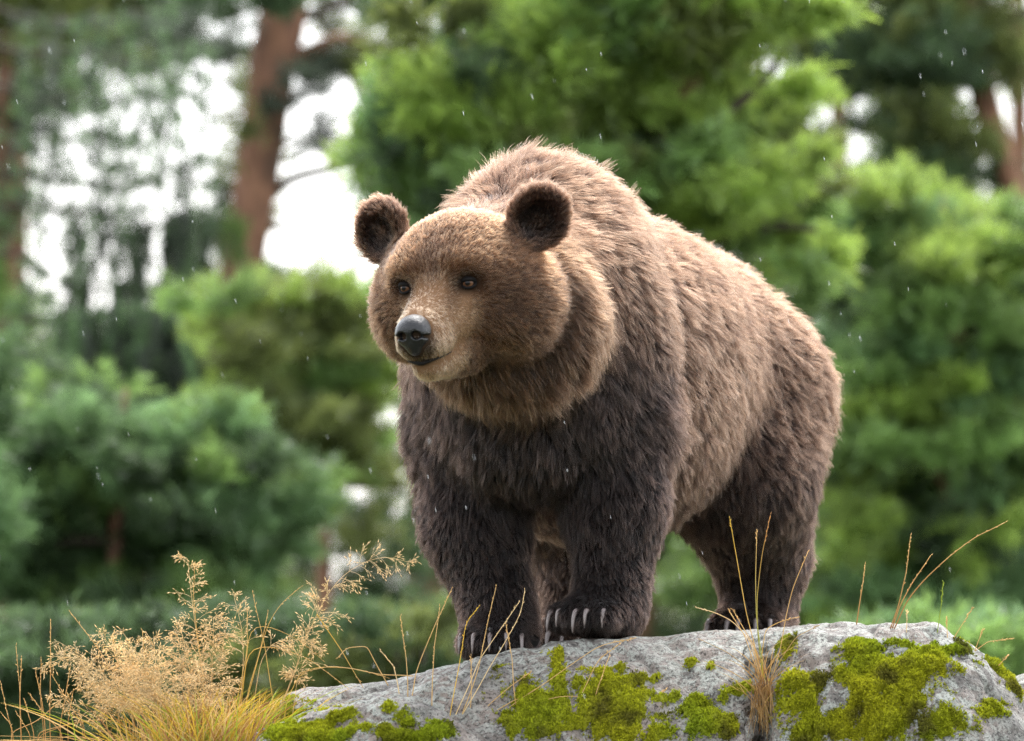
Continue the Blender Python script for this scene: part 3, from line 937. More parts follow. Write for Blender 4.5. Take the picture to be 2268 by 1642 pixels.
# far-left pine whose trunk shows in gaps
tree('tall pine at the edge of the sky gap with dark hanging foliage', 17.5,
     [(40, -300, 62), (30, 0, 68), (22, 300, 74), (20, 700, 80), (26, 1050, 84), (44, 1400, 92)],
     [[(30, 90, 26), (140, 60, 18), (280, 60, 12), (400, 30, 8)], [(24, 200, 20), (120, 190, 14), (220, 215, 8)]],
     [(60, 40, 120, 80, 'olive', 1.4), (200, 30, 120, 60, 'olive', 1.3), (330, 10, 100, 45, 'dark', .9), (60, 150, 100, 60, 'dark', 1.2), (180, 120, 100, 55, 'olive', 1.2), (280, 90, 70, 40, 'mid', .8), (60, 240, 70, 50, 'dark', .9), (150, 215, 50, 35, 'dark', .6), (16, 440, 30, 90, 'teal', .8),
      (16, 560, 36, 100, 'mid', .9), (20, 700, 46, 80, 'mid', 1), (-80, 200, 90, 200, 'dark', 1), (-80, 600, 90, 200, 'dark', 1), (70, 800, 60, 45, 'mid', .7), (110, 830, 45, 30, 'teal', .5), (-150, 0, 120, 100, 'dark', 1), (240, -80, 240, 60, 'dark', 1.0), (420, -20, 70, 30, 'dark', .5)])
# bright young pine in the middle
tree('broad bright green pine rising above the back of the bear', 8.5,
     [(1540, -500, 60), (1530, 0, 90), (1490, 400, 100), (1400, 900, 105), (1310, 1400, 110)],
     [[(1525, 120, 40), (1400, 90, 26), (1250, 120, 16)], [(1508, 300, 40), (1350, 260, 26), (1120, 300, 16), (980, 340, 10)], [(1508, 300, 36), (1680, 200, 22), (1760, 110, 12)], [(1480, 560, 40), (1700, 500, 24), (1820, 520, 12)]],
     [(1450, 60, 170, 70, 'bright', 1.5), (1600, 60, 150, 70, 'bright', 1.4), (1540, 150, 150, 60, 'bright', 1.3), (1680, 40, 90, 50, 'bright', 1), (1320, 60, 110, 50, 'mid', 1.1), (1230, 150, 100, 55, 'bright', 1.1), (1330, 200, 140, 60, 'bright', 1.3), (1480, 250, 130, 60, 'bright', 1.2), (1590, 260, 90, 60, 'bright', 1),
      (1100, 260, 110, 55, 'bright', 1), (960, 240, 80, 55, 'bright', .9), (900, 190, 70, 50, 'bright', .8), (1030, 330, 110, 55, 'mid', 1), (900, 330, 70, 60, 'mid', .9), (1180, 340, 100, 55, 'mid', 1), (900, 430, 60, 60, 'teal', .8), (980, 430, 80, 40, 'mid', .8), (860, 260, 40, 60, 'teal', .7), (1380, 320, 120, 60, 'mid', 1.1), (1500, 350, 120, 60, 'mid', 1),
      (1620, 330, 80, 50, 'mid', .8), (1500, 430, 90, 40, 'mid', .9), (1580, 460, 90, 45, 'bright', 1), (1680, 440, 80, 45, 'bright', 1), (1720, 520, 90, 50, 'bright', 1.1), (1640, 520, 70, 40, 'mid', .8), (1790, 570, 60, 50, 'bright', .9), (1800, 640, 45, 40, 'mid', .7),
      (1150, 90, 90, 45, 'dark', .8), (1060, 60, 90, 40, 'mid', .6), (950, 60, 70, 40, 'olive', .6), (1040, 170, 80, 30, 'dark', .5), (1450, -60, 300, 60, 'bright', 2), (1780, 30, 50, 40, 'mid', .6), (840, 380, 30, 60, 'teal', .5), (1200, 430, 200, 60, 'mid', 1)] + fill(70, 850, 1830, -60, 520, ('bright', 'bright', 'mid', 'dark', 'olive')),
     shoots_per=230)
# right-hand pines
tree('dark pine with a slanting reddish trunk beside pale sky gaps', 14.0,
     [(2050, -400, 46), (2120, -100, 52), (2160, 120, 58), (2182, 230, 58), (2212, 330, 58), (2252, 440, 60), (2310, 600, 64), (2380, 900, 70), (2430, 1400, 80)],
     [[(2168, 150, 24), (2060, 180, 16), (1930, 210, 9)], [(2180, 250, 20), (2060, 260, 14), (1990, 220, 9), (1960, 160, 6)], [(2120, -20, 30), (2230, 40, 22), (2330, 20, 18)]],
     [(1880, 90, 90, 60, 'dark', 1.1), (1990, 60, 110, 60, 'olive', 1.1), (2110, 50, 100, 50, 'olive', 1.0), (1960, 160, 110, 50, 'dark', 1.1), (2060, 170, 90, 50, 'dark', .9), (2170, 110, 70, 40, 'olive', .9), (2230, 140, 50, 45, 'olive', .8), (1960, 260, 70, 40, 'dark', .8), (2040, 270, 70, 45, 'dark', .9), (2020, 350, 80, 50, 'dark', .9), (2110, 330, 50, 40, 'olive', .6),
      (2120, 400, 60, 35, 'dark', .7), (1770, 330, 50, 40, 'dark', .7), (1730, 260, 50, 50, 'dark', .6), (1800, 160, 50, 40, 'dark', .6), (1950, 420, 60, 30, 'dark', .6), (2000, -60, 260, 50, 'dark', 1.6), (2200, 20, 40, 30, 'dark', .4), (1790, 400, 50, 30, 'dark', .6), (1840, 30, 60, 40, 'dark', .7)] + fill(26, 1780, 2110, -40, 430, ('dark', 'olive', 'dark')))
tree('bushy mid-green pine to the side of the bear\'s hindquarters', 11.0,
     [(2090, 430, 8), (2100, 620, 60), (2110, 1000, 80), (2120, 1400, 90)],
     [[(2100, 620, 30), (2000, 560, 18), (1900, 540, 10)], [(2105, 800, 34), (2190, 720, 20), (2260, 690, 10)], [(2110, 1000, 34), (1980, 930, 20), (1900, 900, 10)], [(2115, 1250, 34), (2000, 1200, 20), (1900, 1180, 10)]],
     [(1960, 440, 80, 40, 'bright', 1), (2050, 480, 90, 45, 'bright', 1.1), (2150, 520, 90, 50, 'bright', 1.1), (1900, 520, 80, 45, 'bright', 1), (1990, 560, 90, 45, 'mid', 1), (2100, 590, 90, 45, 'bright', 1), (2220, 580, 60, 50, 'bright', .9), (2190, 650, 80, 40, 'mid', .9), (1900, 600, 60, 40, 'mid', .7), (2080, 680, 80, 35, 'dark', .8), (1960, 660, 70, 35, 'dark', .7), (2200, 740, 70, 40, 'dark', .8), (1890, 690, 50, 40, 'dark', .6),
      (2010, 760, 90, 35, 'dark', .8), (1950, 830, 70, 35, 'mid', .9), (1990, 880, 90, 40, 'bright', 1.1), (1920, 920, 70, 45, 'bright', 1), (2100, 850, 80, 40, 'mid', .9), (2190, 880, 80, 50, 'bright', 1.1), (2240, 960, 50, 50, 'bright', .8), (2050, 960, 90, 45, 'bright', 1), (1950, 1010, 80, 40, 'bright', .9), (2150, 1000, 90, 40, 'mid', .9), (1900, 1100, 70, 50, 'bright', 1), (1880, 1180, 60, 50, 'bright', .8), (2000, 1100, 90, 45, 'dark', .9), (2110, 1100, 90, 45, 'dark', .9), (2220, 1090, 60, 50, 'mid', .8),
      (1980, 1200, 90, 45, 'mid', .9), (2100, 1210, 90, 45, 'dark', .9), (2220, 1210, 60, 50, 'dark', .8), (1900, 1280, 80, 45, 'mid', .9), (2030, 1300, 90, 45, 'teal', .9), (2160, 1310, 90, 50, 'teal', 1), (2240, 1390, 60, 60, 'teal', .8), (1900, 1370, 90, 40, 'mid', .8), (2060, 1390, 90, 40, 'teal', .8), (1560, 1310, 70, 60, 'mid', .8), (1800, 1350, 80, 50, 'mid', .6), (2160, 1450, 80, 50, 'teal', .8), (2360, 800, 80, 300, 'mid', 1), (2360, 1200, 80, 200, 'mid', 1)] + fill(75, 1850, 2300, 500, 1420, ('bright', 'mid', 'mid', 'teal')),
     shoots_per=220)
# left-hand lower pines
tree('dense blue-green pine low behind the dry grass', 10.5,
     [(280, 860, 6), (270, 930, 24), (260, 1100, 34), (250, 1420, 44)],
     [[(270, 930, 30), (170, 940, 18), (80, 950, 10)], [(265, 1000, 34), (400, 1040, 20), (520, 1070, 10)], [(258, 1200, 34), (140, 1220, 20), (40, 1250, 10)], [(255, 1280, 30), (420, 1260, 20), (560, 1230, 10)]],
     [(60, 900, 80, 50, 'mid', 1), (150, 960, 90, 45, 'teal', 1.1), (60, 1000, 80, 45, 'teal', 1), (270, 980, 90, 45, 'teal', 1), (380, 1000, 80, 40, 'mid', .9), (180, 1060, 100, 45, 'teal', 1.1), (310, 1080, 100, 45, 'teal', 1.1), (430, 1090, 90, 45, 'teal', 1), (80, 1110, 90, 50, 'teal', 1), (540, 1070, 80, 45, 'teal', .9), (630, 1110, 70, 45, 'teal', .7), (200, 1160, 100, 45, 'mid', 1), (340, 1170, 100, 45, 'teal', 1), (480, 1180, 90, 45, 'teal', .9), (600, 1190, 80, 40, 'teal', .7),
      (60, 1200, 80, 60, 'teal', 1), (180, 1250, 90, 45, 'teal', .9), (310, 1260, 100, 45, 'mid', .9), (440, 1280, 100, 45, 'teal', .9), (540, 1270, 70, 40, 'teal', .6), (50, 1310, 70, 50, 'teal', .9), (170, 1330, 90, 40, 'dark', .8), (300, 1350, 100, 40, 'dark', .8), (430, 1370, 90, 40, 'dark', .7), (120, 1420, 120, 50, 'dark', .9), (330, 1450, 140, 50, 'dark', .9), (520, 1440, 90, 60, 'dark', .8), (-80, 1100, 90, 250, 'teal', 1.2), (560, 1350, 60, 40, 'mid', .5), (230, 900, 60, 35, 'mid', .6)] + fill(75, -60, 680, 890, 1440, ('teal', 'dark', 'mid', 'teal')),
     shoots_per=220)
tree('young yellow-green pine between the leaning trunk and the bear', 12.5,
     [(690, 655, 6), (700, 740, 24), (710, 950, 30), (720, 1400, 36)],
     [[(700, 720, 26), (600, 690, 16), (500, 690, 8)], [(704, 800, 26), (780, 740, 16), (840, 690, 8)], [(708, 900, 26), (620, 880, 16), (540, 870, 8)]],
     [(540, 690, 70, 35, 'bright', 1), (640, 680, 70, 35, 'bright', 1), (730, 660, 60, 35, 'bright', .9), (800, 640, 45, 30, 'mid', .6), (500, 740, 50, 30, 'bright', .7), (600, 750, 90, 35, 'bright', 1.1), (720, 740, 80, 35, 'bright', 1), (800, 720, 40, 40, 'bright', .7), (650, 810, 80, 35, 'bright', .9), (760, 810, 60, 35, 'bright', .8), (560, 820, 60, 35, 'mid', .7), (560, 900, 60, 40, 'olive', .7), (700, 880, 80, 40, 'mid', .9), (800, 890, 50, 40, 'olive', .6), (660, 950, 80, 40, 'olive', .8), (770, 960, 60, 40, 'olive', .7), (520, 960, 60, 40, 'olive', .7),
      (680, 1030, 80, 40, 'mid', .8), (780, 1060, 60, 40, 'olive', .6), (820, 1150, 40, 30, 'olive', .4), (700, 1110, 60, 40, 'teal', .6), (900, 1200, 40, 40, 'dark', .4), (880, 1080, 40, 40, 'olive', .4), (940, 1300, 40, 60, 'dark', .5), (900, 1420, 90, 40, 'mid', .9), (760, 1420, 90, 40, 'dark', .8), (660, 1430, 70, 40, 'dark', .7), (640, 1370, 60, 30, 'teal', .5), (1000, 1400, 50, 50, 'mid', .7), (830, 1390, 60, 30, 'teal', .5)] + fill(38, 460, 850, 650, 1120, ('bright', 'mid', 'olive')))
tree('slim reddish trunk low behind the bear\'s forelegs', 18.0,
     [(990, 400, 50), (960, 800, 60), (940, 1100, 68), (932, 1300, 72), (928, 1450, 78)],
     [[(945, 1150, 20), (870, 1230, 16), (800, 1270, 12), (720, 1330, 8)], [(938, 1320, 20), (850, 1330, 12), (780, 1380, 8)]],
     [(990, 1130, 60, 60, 'dark', .8), (1020, 1250, 60, 60, 'dark', .7), (1200, 1250, 30, 40, 'grey', .3), (870, 1180, 40, 30, 'grey', .4), (1200, 1400, 60, 40, 'dark', .7)] + [(trng.uniform(590, 920), trng.uniform(1140, 1400), trng.uniform(30, 60), trng.uniform(14, 28), ('dark', 'olive', 'grey')[k % 3], .7) for k in range(46)]
     + [(trng.uniform(800, 900), trng.uniform(860, 1130), trng.uniform(25, 45), trng.uniform(14, 26), ('dark', 'olive', 'mid')[k % 3], .6) for k in range(14)])

# spruce with hanging twigs across the pale sky
def spruce():
    Y = 15.0
    foot = at(-180, 1400, Y)
    root = empty('spruce_tree', (foot[0], foot[1], GROUND_Z)); base = np.array(root.location)
    P, Rr = px_tube([(-150, -300, 60), (-165, 300, 90), (-175, 900, 110), (-180, 1400, 120)], Y)
    P = np.vstack([P, [foot[0], foot[1], GROUND_Z - 0.2]]); Rr = np.append(Rr, Rr[-1] * 1.2)
    v, f = tube(P, Rr, 12); mesh_obj('trunk', np.array(v) - base, f, bark_m, root)
    limbs = [[(-160, 120), (60, 210), (260, 235), (420, 200)], [(-160, 330), (60, 400), (250, 420), (420, 380), (470, 350)], [(-165, 250), (40, 300), (200, 330), (330, 300)],
             [(-165, 560), (60, 590), (150, 615), (330, 640), (470, 600)], [(-170, 460), (150, 470), (330, 500), (450, 470)], [(-170, 740), (80, 700), (240, 690), (420, 720), (520, 700)], [(-165, 60), (150, 130), (330, 120), (480, 90)],
             [(-170, 880), (80, 820), (260, 790), (430, 820)], [(-160, 0), (200, 60), (400, 40)]]
    Cn, Dn, Cc = [], [], []
    for li, L_ in enumerate(limbs):
        dyo = trng.uniform(-0.6, 0.6)
        Pb, Rb = px_tube([(x, y, 13 - 9 * i / (len(L_) - 1), dyo) for i, (x, y) in enumerate(L_)], Y, 5, 0.05)
        v, f = tube(Pb, Rb, 5); mesh_obj('branch', np.array(v) - base, f, twig_m, root)
        nst = {1: 62, 3: 84, 5: 125, 7: 115, 4: 72, 6: 70, 8: 60, 0: 56}.get(li, 50)
        for s in range(nst):
            t = trng.uniform(0.32, 1.0)
            p = Pb[int(t * (len(Pb) - 1))] + np.array([trng.normal(0, .03), trng.normal(0, .15), 0])
            dense = 0.4 + 0.9 * (p[0] - at(150, 0, Y)[0] > 0) * (li in (3, 5, 7, 4))
            ln = trng.uniform(0.12, 0.45) * (1.3 if li in (5, 7, 3) else 0.9)
            m = int(ln / 0.035 * dense) + 1
            zz = np.linspace(0, ln, m)
            c = p + np.stack([0.03 * np.sin(zz * 9 + s), trng.normal(0, .012, m), -zz], 1)
            Cn.append(c); Dn.append(np.tile([trng.normal(0, .25), trng.normal(0, .25), -1.0], (m, 1)))
            Cc.append(np.tile(np.array(GREEN[('grey', 'dark', 'grey', 'teal')[s % 4]]) * trng.uniform(.7, 1.3), (m, 1)))
    V, C = shoots(np.concatenate(Cn), np.concatenate(Dn), np.concatenate(Cc), n_needle=14, axis=0.06, needle=0.036, width=0.0048)
    o = mesh_obj('foliage', V - base, np.arange(len(V)).reshape(-1, 3), leaf_m, root, smooth=False)
    set_attr(o.data, 'leaf_col', C)
    tag(root, 'spruce with thin grey-green twigs hanging across the pale sky', 'tree', 'trees of the wood behind')
spruce()

# the wood farther back: dark trees that close the gaps between the near pines
k_far = 0
for Yf, xs_, tcol in ((30.0, (1000, 1420, 1850, 2250), 'dark'), (38.0, (100, 560, 1200, 1650, 2060), 'dark')):
    for cx in xs_:
        sp = []
        for q in range(150):
            x, y = cx + trng.normal(0, 190), trng.uniform(-120, 1450)
            if x < 850 and y < 900: continue
            if x < 860 and y < 960 and trng.random() < .7: continue
            if any(((x - g[0]) / (g[2] + 42)) ** 2 + ((y - g[1]) / (g[3] + 30)) ** 2 < 1 for g in gaps): continue
            sp.append((x, y, trng.uniform(35, 70), trng.uniform(22, 40), ('dark', 'dark', 'olive', 'mid')[int(trng.integers(0, 4))], 1.0))
        lbl = ['dark pine deep in the wood behind the hump of the bear', 'dark pine deep in the wood above the rump of the bear', 'dark pine deep in the wood behind the bushy mid-green pine', 'dark pine deep in the wood behind the slanting trunk',
               'far dark tree behind the blue-green pine', 'far dark tree behind the young yellow-green pine', 'far dark tree behind the broad bright pine', 'far dark tree hidden mostly by the bear', 'far dark tree between the two pines beside the hindquarters'][k_far]
        k_far += 1
        tree(lbl, Yf, [(cx, -500, 34), (cx + 10, 300, 44), (cx, 900, 52), (cx, 1400, 58)] if cx > 850 else [(cx, 980, 6), (cx, 1100, 40), (cx, 1400, 58)], [], sp, group='dark trees deep in the wood', shoots_per=90, n_needle=14, needle=0.10, width=0.011, axis=0.22)

# undergrowth along the foot of the wood
def bush(label, Y, cx, blobs):
    foot = at(cx, 1600, Y)
    root = empty('bush', (foot[0], foot[1], GROUND_Z)); base = np.array(root.location)
    for k in range(5):
        e = at(cx + trng.normal(0, 110), 1440, Y)
        v, f = tube(smooth_line([base + np.array([trng.normal(0, .04), 0, -.1]), base * .4 + e * .6 + trng.normal(0, .05, 3), e], 8), np.linspace(.018, .006, 8), 5)
        mesh_obj('stem', np.array(v) - base, f, twig_m, root)
    foliage('foliage', root, blobs, Y, base, shoots_per=200)
    tag(root, label, 'bush', 'undergrowth below the pines')
for cx, Y, lab, cols in ((60, 7.0, 'dark low bush behind the sparse sedge', ('dark', 'olive', 'dark')), (420, 8.0, 'dark low bush directly behind the dry tussock', ('dark', 'dark', 'olive')), (800, 7.5, 'low green bush behind the pale crest of the boulder', ('olive', 'dark', 'dark')), (2130, 7.0, 'low green bush beyond the end of the mossy boulder', ('teal', 'mid', 'teal'))):
    bush(lab, Y, cx, [(cx + dx, y, 90, 45, cols[int(trng.integers(0, 3))], 1.0) for dx in (-170, -60, 60, 170) for y in (1440, 1510, 1590, 1660)])

# the wood goes on to both sides, too far from the path to count its trees
def wood():
    CV, CD, CC, TV, TF = [], [], [], [], []
    k0 = 0
    for side in (-1, 1):
        for k in range(11):
            Y = trng.uniform(14, 34)
            sc = px_m(34.0) / px_m(Y)
            cx = (PXW / 2) + side * (PXW / 2 + 330 * sc + k * 250 + trng.uniform(-60, 60))
            b0 = at(cx, 1400, Y); b0[2] = GROUND_Z - 0.2
            top = b0 + np.array([trng.normal(0, .3), 0, 9.0])
            v, f = tube(smooth_line([b0, (b0 + top) / 2 + trng.normal(0, .1, 3), top], 10), np.linspace(.16, .05, 10), 8)
            TV += list(v); TF += [tuple(i + k0 for i in q) for q in f]; k0 += len(v)
            for q in range(46):
                t = trng.random()
                c = b0 + (top - b0) * (0.08 + 0.9 * t)
                rad = (1.7 - 1.1 * t) * trng.uniform(.4, 1.0)
                ph = trng.uniform(0, 2 * math.pi)
                c = c + np.array([math.cos(ph) * rad, math.sin(ph) * rad, 0])
                m = 30
                off = trng.standard_normal((m, 3)) * np.array([.30, .30, .13])
                CV.append(c + off); CD.append(off + np.array([0, 0, .15]) + trng.standard_normal((m, 3)) * .15)
                CC.append(np.tile(np.array(GREEN[('dark', 'mid', 'teal', 'olive')[int(trng.integers(0, 4))]]) * trng.uniform(.7, 1.2), (m, 1)))
    V, C = shoots(np.concatenate(CV), np.concatenate(CD), np.concatenate(CC), n_needle=10, axis=0.26, needle=0.14, width=0.016)
    o = mesh_obj('wood', V, np.arange(len(V)).reshape(-1, 3), leaf_m, smooth=False)
    set_attr(o.data, 'leaf_col', C)
    tag(o, 'green wood carrying on to both sides of the pines', 'wood', kind='stuff')
    t_ = mesh_obj('trunks', TV, TF, bark_m, o)
    t_['kind'] = 'stuff'
wood()
bear_mat, n, l, b = new_mat('bear_skin')
va = n.new('ShaderNodeVertexColor'); va.layer_name = 'skin_col'
l.new(va.outputs['Color'], b.inputs['Base Color'])
b.inputs['Roughness'].default_value = 0.9
b.inputs['Specular IOR Level'].default_value = 0.1
bear = mesh_obj('brown_bear', bear_v, bear_q, bear_mat)
_r, _t = coat(bear_v)
set_attr(bear.data, 'skin_col', _r * 0.8 + _t * 0.12)
tag(bear, 'big brown bear with tan face and dark legs standing on the lichen-covered boulder', 'bear')

# nose
def sdf_nose(P):
    d = sd_ell(P, hw(0.244, 0, -0.076), (0.033, 0.031, 0.025), h_rot(pitch=R(-14)))
    for s in (1, -1):
        d = smin(d, sd_ell(P, hw(0.248, s * 0.018, -0.088), (0.025, 0.0145, 0.018), HROT), 0.012)
    d = smin(d, sd_ell(P, hw(0.244, 0, -0.106), (0.023, 0.017, 0.022), HROT), 0.016)
    for s in (1, -1):
        d = smax(d, -sd_ell(P, hw(0.273, s * 0.0145, -0.089), (0.022, 0.0088, 0.0076), h_rot(yaw=s * R(12), roll=-s * R(18))), 0.004)
        d = smax(d, -sd_ell(P, hw(0.260, s * 0.031, -0.094), (0.020, 0.010, 0.0038), h_rot(roll=-s * R(22))), 0.004)
    d = smax(d, -sd_cone(P, hw(0.277, 0, -0.094), hw(0.268, 0, -0.134), 0.0020, 0.0024), 0.004)
    return d
nc = hw(0.243, 0, -0.094)
nv, nq = surface_nets(sdf_nose, nc - 0.06, nc + 0.06, 0.0021)
nose_mat, n, l, b = new_mat('nose_leather')
b.inputs['Base Color'].default_value = (0.006, 0.006, 0.007, 1)
b.inputs['Roughness'].default_value = 0.33
b.inputs['Specular IOR Level'].default_value = 0.40
vt = n.new('ShaderNodeTexVoronoi'); vt.inputs['Scale'].default_value = 420
tc = n.new('ShaderNodeTexCoord'); l.new(tc.outputs['Object'], vt.inputs['Vector'])
bp = n.new('ShaderNodeBump'); bp.inputs['Strength'].default_value = 0.7; bp.inputs['Distance'].default_value = 0.001
l.new(vt.outputs['Distance'], bp.inputs['Height']); l.new(bp.outputs[0], b.inputs['Normal'])
nose = mesh_obj('nose', nv, nq, nose_mat, bear)
nose['label'] = 'wet black nose'

lip_mat = plain_mat('lip_skin', (0.008, 0.007, 0.007), 0.75, 0.15)
lw = 0.0012 + 0.0042 * np.clip(1.15 - 1.7 * np.abs(np.linspace(-1, 1, 41)), 0, 1) ** 0.8
v, f = tube((LIP - np.array([0, 0, 0.001]))[4:-4], lw[4:-4])
mesh_obj('lips', v, f, lip_mat, bear)

# eyes
eye_mat, n, l, b = new_mat('eye_ball')
tc = n.new('ShaderNodeTexCoord'); gr = n.new('ShaderNodeVectorMath'); gr.operation = 'LENGTH'
sp = n.new('ShaderNodeSeparateXYZ'); cb = n.new('ShaderNodeCombineXYZ')
l.new(tc.outputs['Object'], sp.inputs[0]); l.new(sp.outputs[0], cb.inputs[0]); l.new(sp.outputs[1], cb.inputs[1])
l.new(cb.outputs[0], gr.inputs[0])
rp = n.new('ShaderNodeValToRGB'); mp = n.new('ShaderNodeMath'); mp.operation = 'MULTIPLY'; mp.inputs[1].default_value = 1 / 0.0125
l.new(gr.outputs['Value'], mp.inputs[0]); l.new(mp.outputs[0], rp.inputs[0])
e = rp.color_ramp.elements
e[0].position = 0.0; e[0].color = (0.006, 0.005, 0.005, 1)
e[1].position = 0.34; e[1].color = (0.006, 0.005, 0.005, 1)
for p, c in ((0.42, (0.070, 0.031, 0.016)), (0.72, (0.115, 0.056, 0.030)), (0.80, (0.012, 0.008, 0.006)), (0.90, (0.02, 0.012, 0.01))):
    x = e.new(p); x.color = (*c, 1)
l.new(rp.outputs[0], b.inputs['Base Color'])
b.inputs['Roughness'].default_value = 0.10
b.inputs['Specular IOR Level'].default_value = 0.16
lid_mat = plain_mat('eyelid_skin', (0.006, 0.005, 0.005), 0.7, 0.12)
def uv_sphere(r, nu=24, nv=16, bulge=0.0):
    V, F = [(0, 0, r + bulge)], []
    for i in range(1, nv):
        th = math.pi * i / nv
        for k in range(nu):
            ph = 2 * math.pi * k / nu
            z = r * math.cos(th) + bulge * max(0, math.cos(th)) ** 4
            V.append((r * math.sin(th) * math.cos(ph), r * math.sin(th) * math.sin(ph), z))
    V.append((0, 0, -r))
    for k in range(nu): F.append((0, 1 + k, 1 + (k + 1) % nu))
    for i in range(nv - 2):
        for k in range(nu):
            a, c = 1 + i * nu + k, 1 + i * nu + (k + 1) % nu
            F.append((a, a + nu, c + nu, c))
    last = len(V) - 1
    for k in range(nu): F.append((last, last - nu + (k + 1) % nu, last - nu + k))
    return V, F
for p, dn, s in EYE_POS:
    v, f = uv_sphere(0.0122, bulge=0.0006)
    look = (dn * 0.55 + HM @ np.array([0.9, s * 0.10, -0.02])); look /= np.linalg.norm(look)
    eo = mesh_obj('eye', v, f, eye_mat, bear)
    eo.location = p - dn * 0.0015
    eo.rotation_euler = Vector(look).to_track_quat('Z', 'Y').to_euler()
    up = HM[:, 2]; sx = np.cross(up, dn); sx /= np.linalg.norm(sx); uy = np.cross(dn, sx)
    c0 = p - dn * 0.0015
    ring = []
    for k in range(29):
        th = 2 * math.pi * k / 28
        x, y = math.cos(th) * 0.0135, math.sin(th) * (0.0078 if math.sin(th) > 0 else 0.0090)
        rr = math.sqrt(max(0.0133 ** 2 - min(x * x + y * y, 0.0128 ** 2), 1e-6))
        ring.append(c0 + sx * x + uy * y + dn * rr)
    v, f = tube(ring, 0.0026 + 0.0022 * np.maximum(0, np.sin(np.linspace(0, 2 * math.pi, 29))), 7)
    mesh_obj('eyelid', v, f, lid_mat, bear)

# claws
claw_mat, n, l, b = new_mat('claw_horn')
nz = n.new('ShaderNodeTexNoise'); nz.inputs['Scale'].default_value = 60
rp = n.new('ShaderNodeValToRGB'); rp.color_ramp.elements[0].color = (0.03, 0.024, 0.022, 1); rp.color_ramp.elements[1].color = (0.24, 0.20, 0.19, 1)
rp.color_ramp.elements[0].position = 0.35; rp.color_ramp.elements[1].position = 0.62
l.new(nz.outputs[0], rp.inputs[0]); l.new(rp.outputs[0], b.inputs['Base Color']); b.inputs['Roughness'].default_value = 0.35
for pi_, (c, lf, hwid, hh, yaw) in enumerate(PAWS):
    m = b_rot(0, yaw)
    for q in range(5):
        t = (q - 2) / 2 + random.Random(pi_ * 7 + q).uniform(-.12, .12)
        cl = random.Random(pi_ * 11 + q).uniform(.75, 1.15)
        base = c + m @ np.array([lf * (0.93 - 0.22 * t * t), t * hwid * 0.80, 0.002])
        fd = m @ np.array([1.0, t * 0.25, 0.0]); fd /= np.linalg.norm(fd)
        pts, rad = [], []
        for u in np.linspace(0, 1, 8):
            pts.append(base + fd * (0.024 * cl * math.sin(u * 1.5)) - np.array([0, 0, 1.0]) * (0.034 * cl * u ** 1.6) + np.array([0, 0, 0.012]) * math.sin(u * 3.1))
            rad.append(0.0058 * (1 - u) ** 0.6 + 0.0008)
        v, f = tube(pts, rad, 8)
        mesh_obj('claw', v, f, claw_mat, bear)

# fur
rng = np.random.default_rng(7)
def density(P):
    w, q, b = regions(P)
    return 1.0 + 3.0 * w['head'] + 5.0 * w['muzzle'] + 1.5 * w['ear'] + 0.8 * w['paw']
NH = 640000
roots, nrm = sample_skin(NH, rng, density)
# no hair on eyes, nose, lips
keep = np.ones(NH, bool)
for p, dn, s in EYE_POS:
    r_ = (roots - p) @ HM
    keep &= ((r_[:, 1] / 0.0150) ** 2 + (r_[:, 2] / 0.0110) ** 2 + (r_[:, 0] / 0.03) ** 2) > 1
qh = (roots - H0) @ HM
keep &= ~((sdf_nose(roots) < 0.0015) & (qh[:, 0] > 0.19))
nearlip = np.min(np.stack([np.linalg.norm(roots - p, axis=1) - 0.0045 * (1 - abs(k - 20) / 26) for k, p in enumerate(LIP)]), axis=0)
keep &= nearlip > 0
for c, lf, hwid, hh, yaw in PAWS:
    keep &= ~((np.linalg.norm(roots - c, axis=1) < 0.14) & (roots[:, 2] < c[2] - hh * 0.75))
roots, nrm = roots[keep], nrm[keep]; NH = len(roots)
L, w, q, b_ = fur_length(roots)
D = comb(roots, nrm, w, q, b_)
head_like = np.maximum(w['head'], np.maximum(w['ear'], w['paw']))
# clump guides: small locks of a few hairs, gathered in larger tufts
def clumps(every):
    m = int(NH / every)
    g = rng.choice(NH, m, replace=False)
    kd = kdtree.KDTree(m)
    for k, i in enumerate(g): kd.insert(roots[i], k)
    kd.balance()
    return g, np.fromiter((kd.find(p)[1] for p in roots), dtype=np.int64, count=NH)
gi, near = clumps(6)
gb, nearb = clumps(90)
NG, NB = len(gi), len(gb)
g_len = 1 + 0.20 * rng.standard_normal(NG)
b_len = 1 + 0.12 * rng.standard_normal(NB)
g_dir = rng.standard_normal((NG, 3)) * 0.20
b_dir = rng.standard_normal((NB, 3)) * 0.14
g_lift = rng.standard_normal(NG) * 0.10
Lh = L * np.clip(g_len[near] * b_len[nearb], 0.5, 1.5) * np.clip(1 + 0.18 * rng.standard_normal(NH), 0.5, 1.5)
lift = 0.58 - 0.22 * w['head'] - 0.26 * w['muzzle'] - 0.12 * w['leg'] + 0.15 * w['ear'] + g_lift[near] + 0.08 * rng.standard_normal(NH)
lift = np.clip(lift, 0.10, 0.95)
damp = 1 - 0.45 * head_like - 0.3 * w['muzzle']
d1 = D + (g_dir[near] + b_dir[nearb] + rng.standard_normal((NH, 3)) * 0.20) * damp[:, None]
d1 = d1 - nrm * (d1 * nrm).sum(1)[:, None]
d1 /= np.linalg.norm(d1, axis=1)[:, None] + 1e-6
K = 6
ts = np.linspace(0, 1, K)
pos = np.empty((NH, K, 3))
step = Lh / (K - 1)
pos[:, 0] = roots - nrm * 0.001
curl = rng.standard_normal((NG, 3)) * 0.26
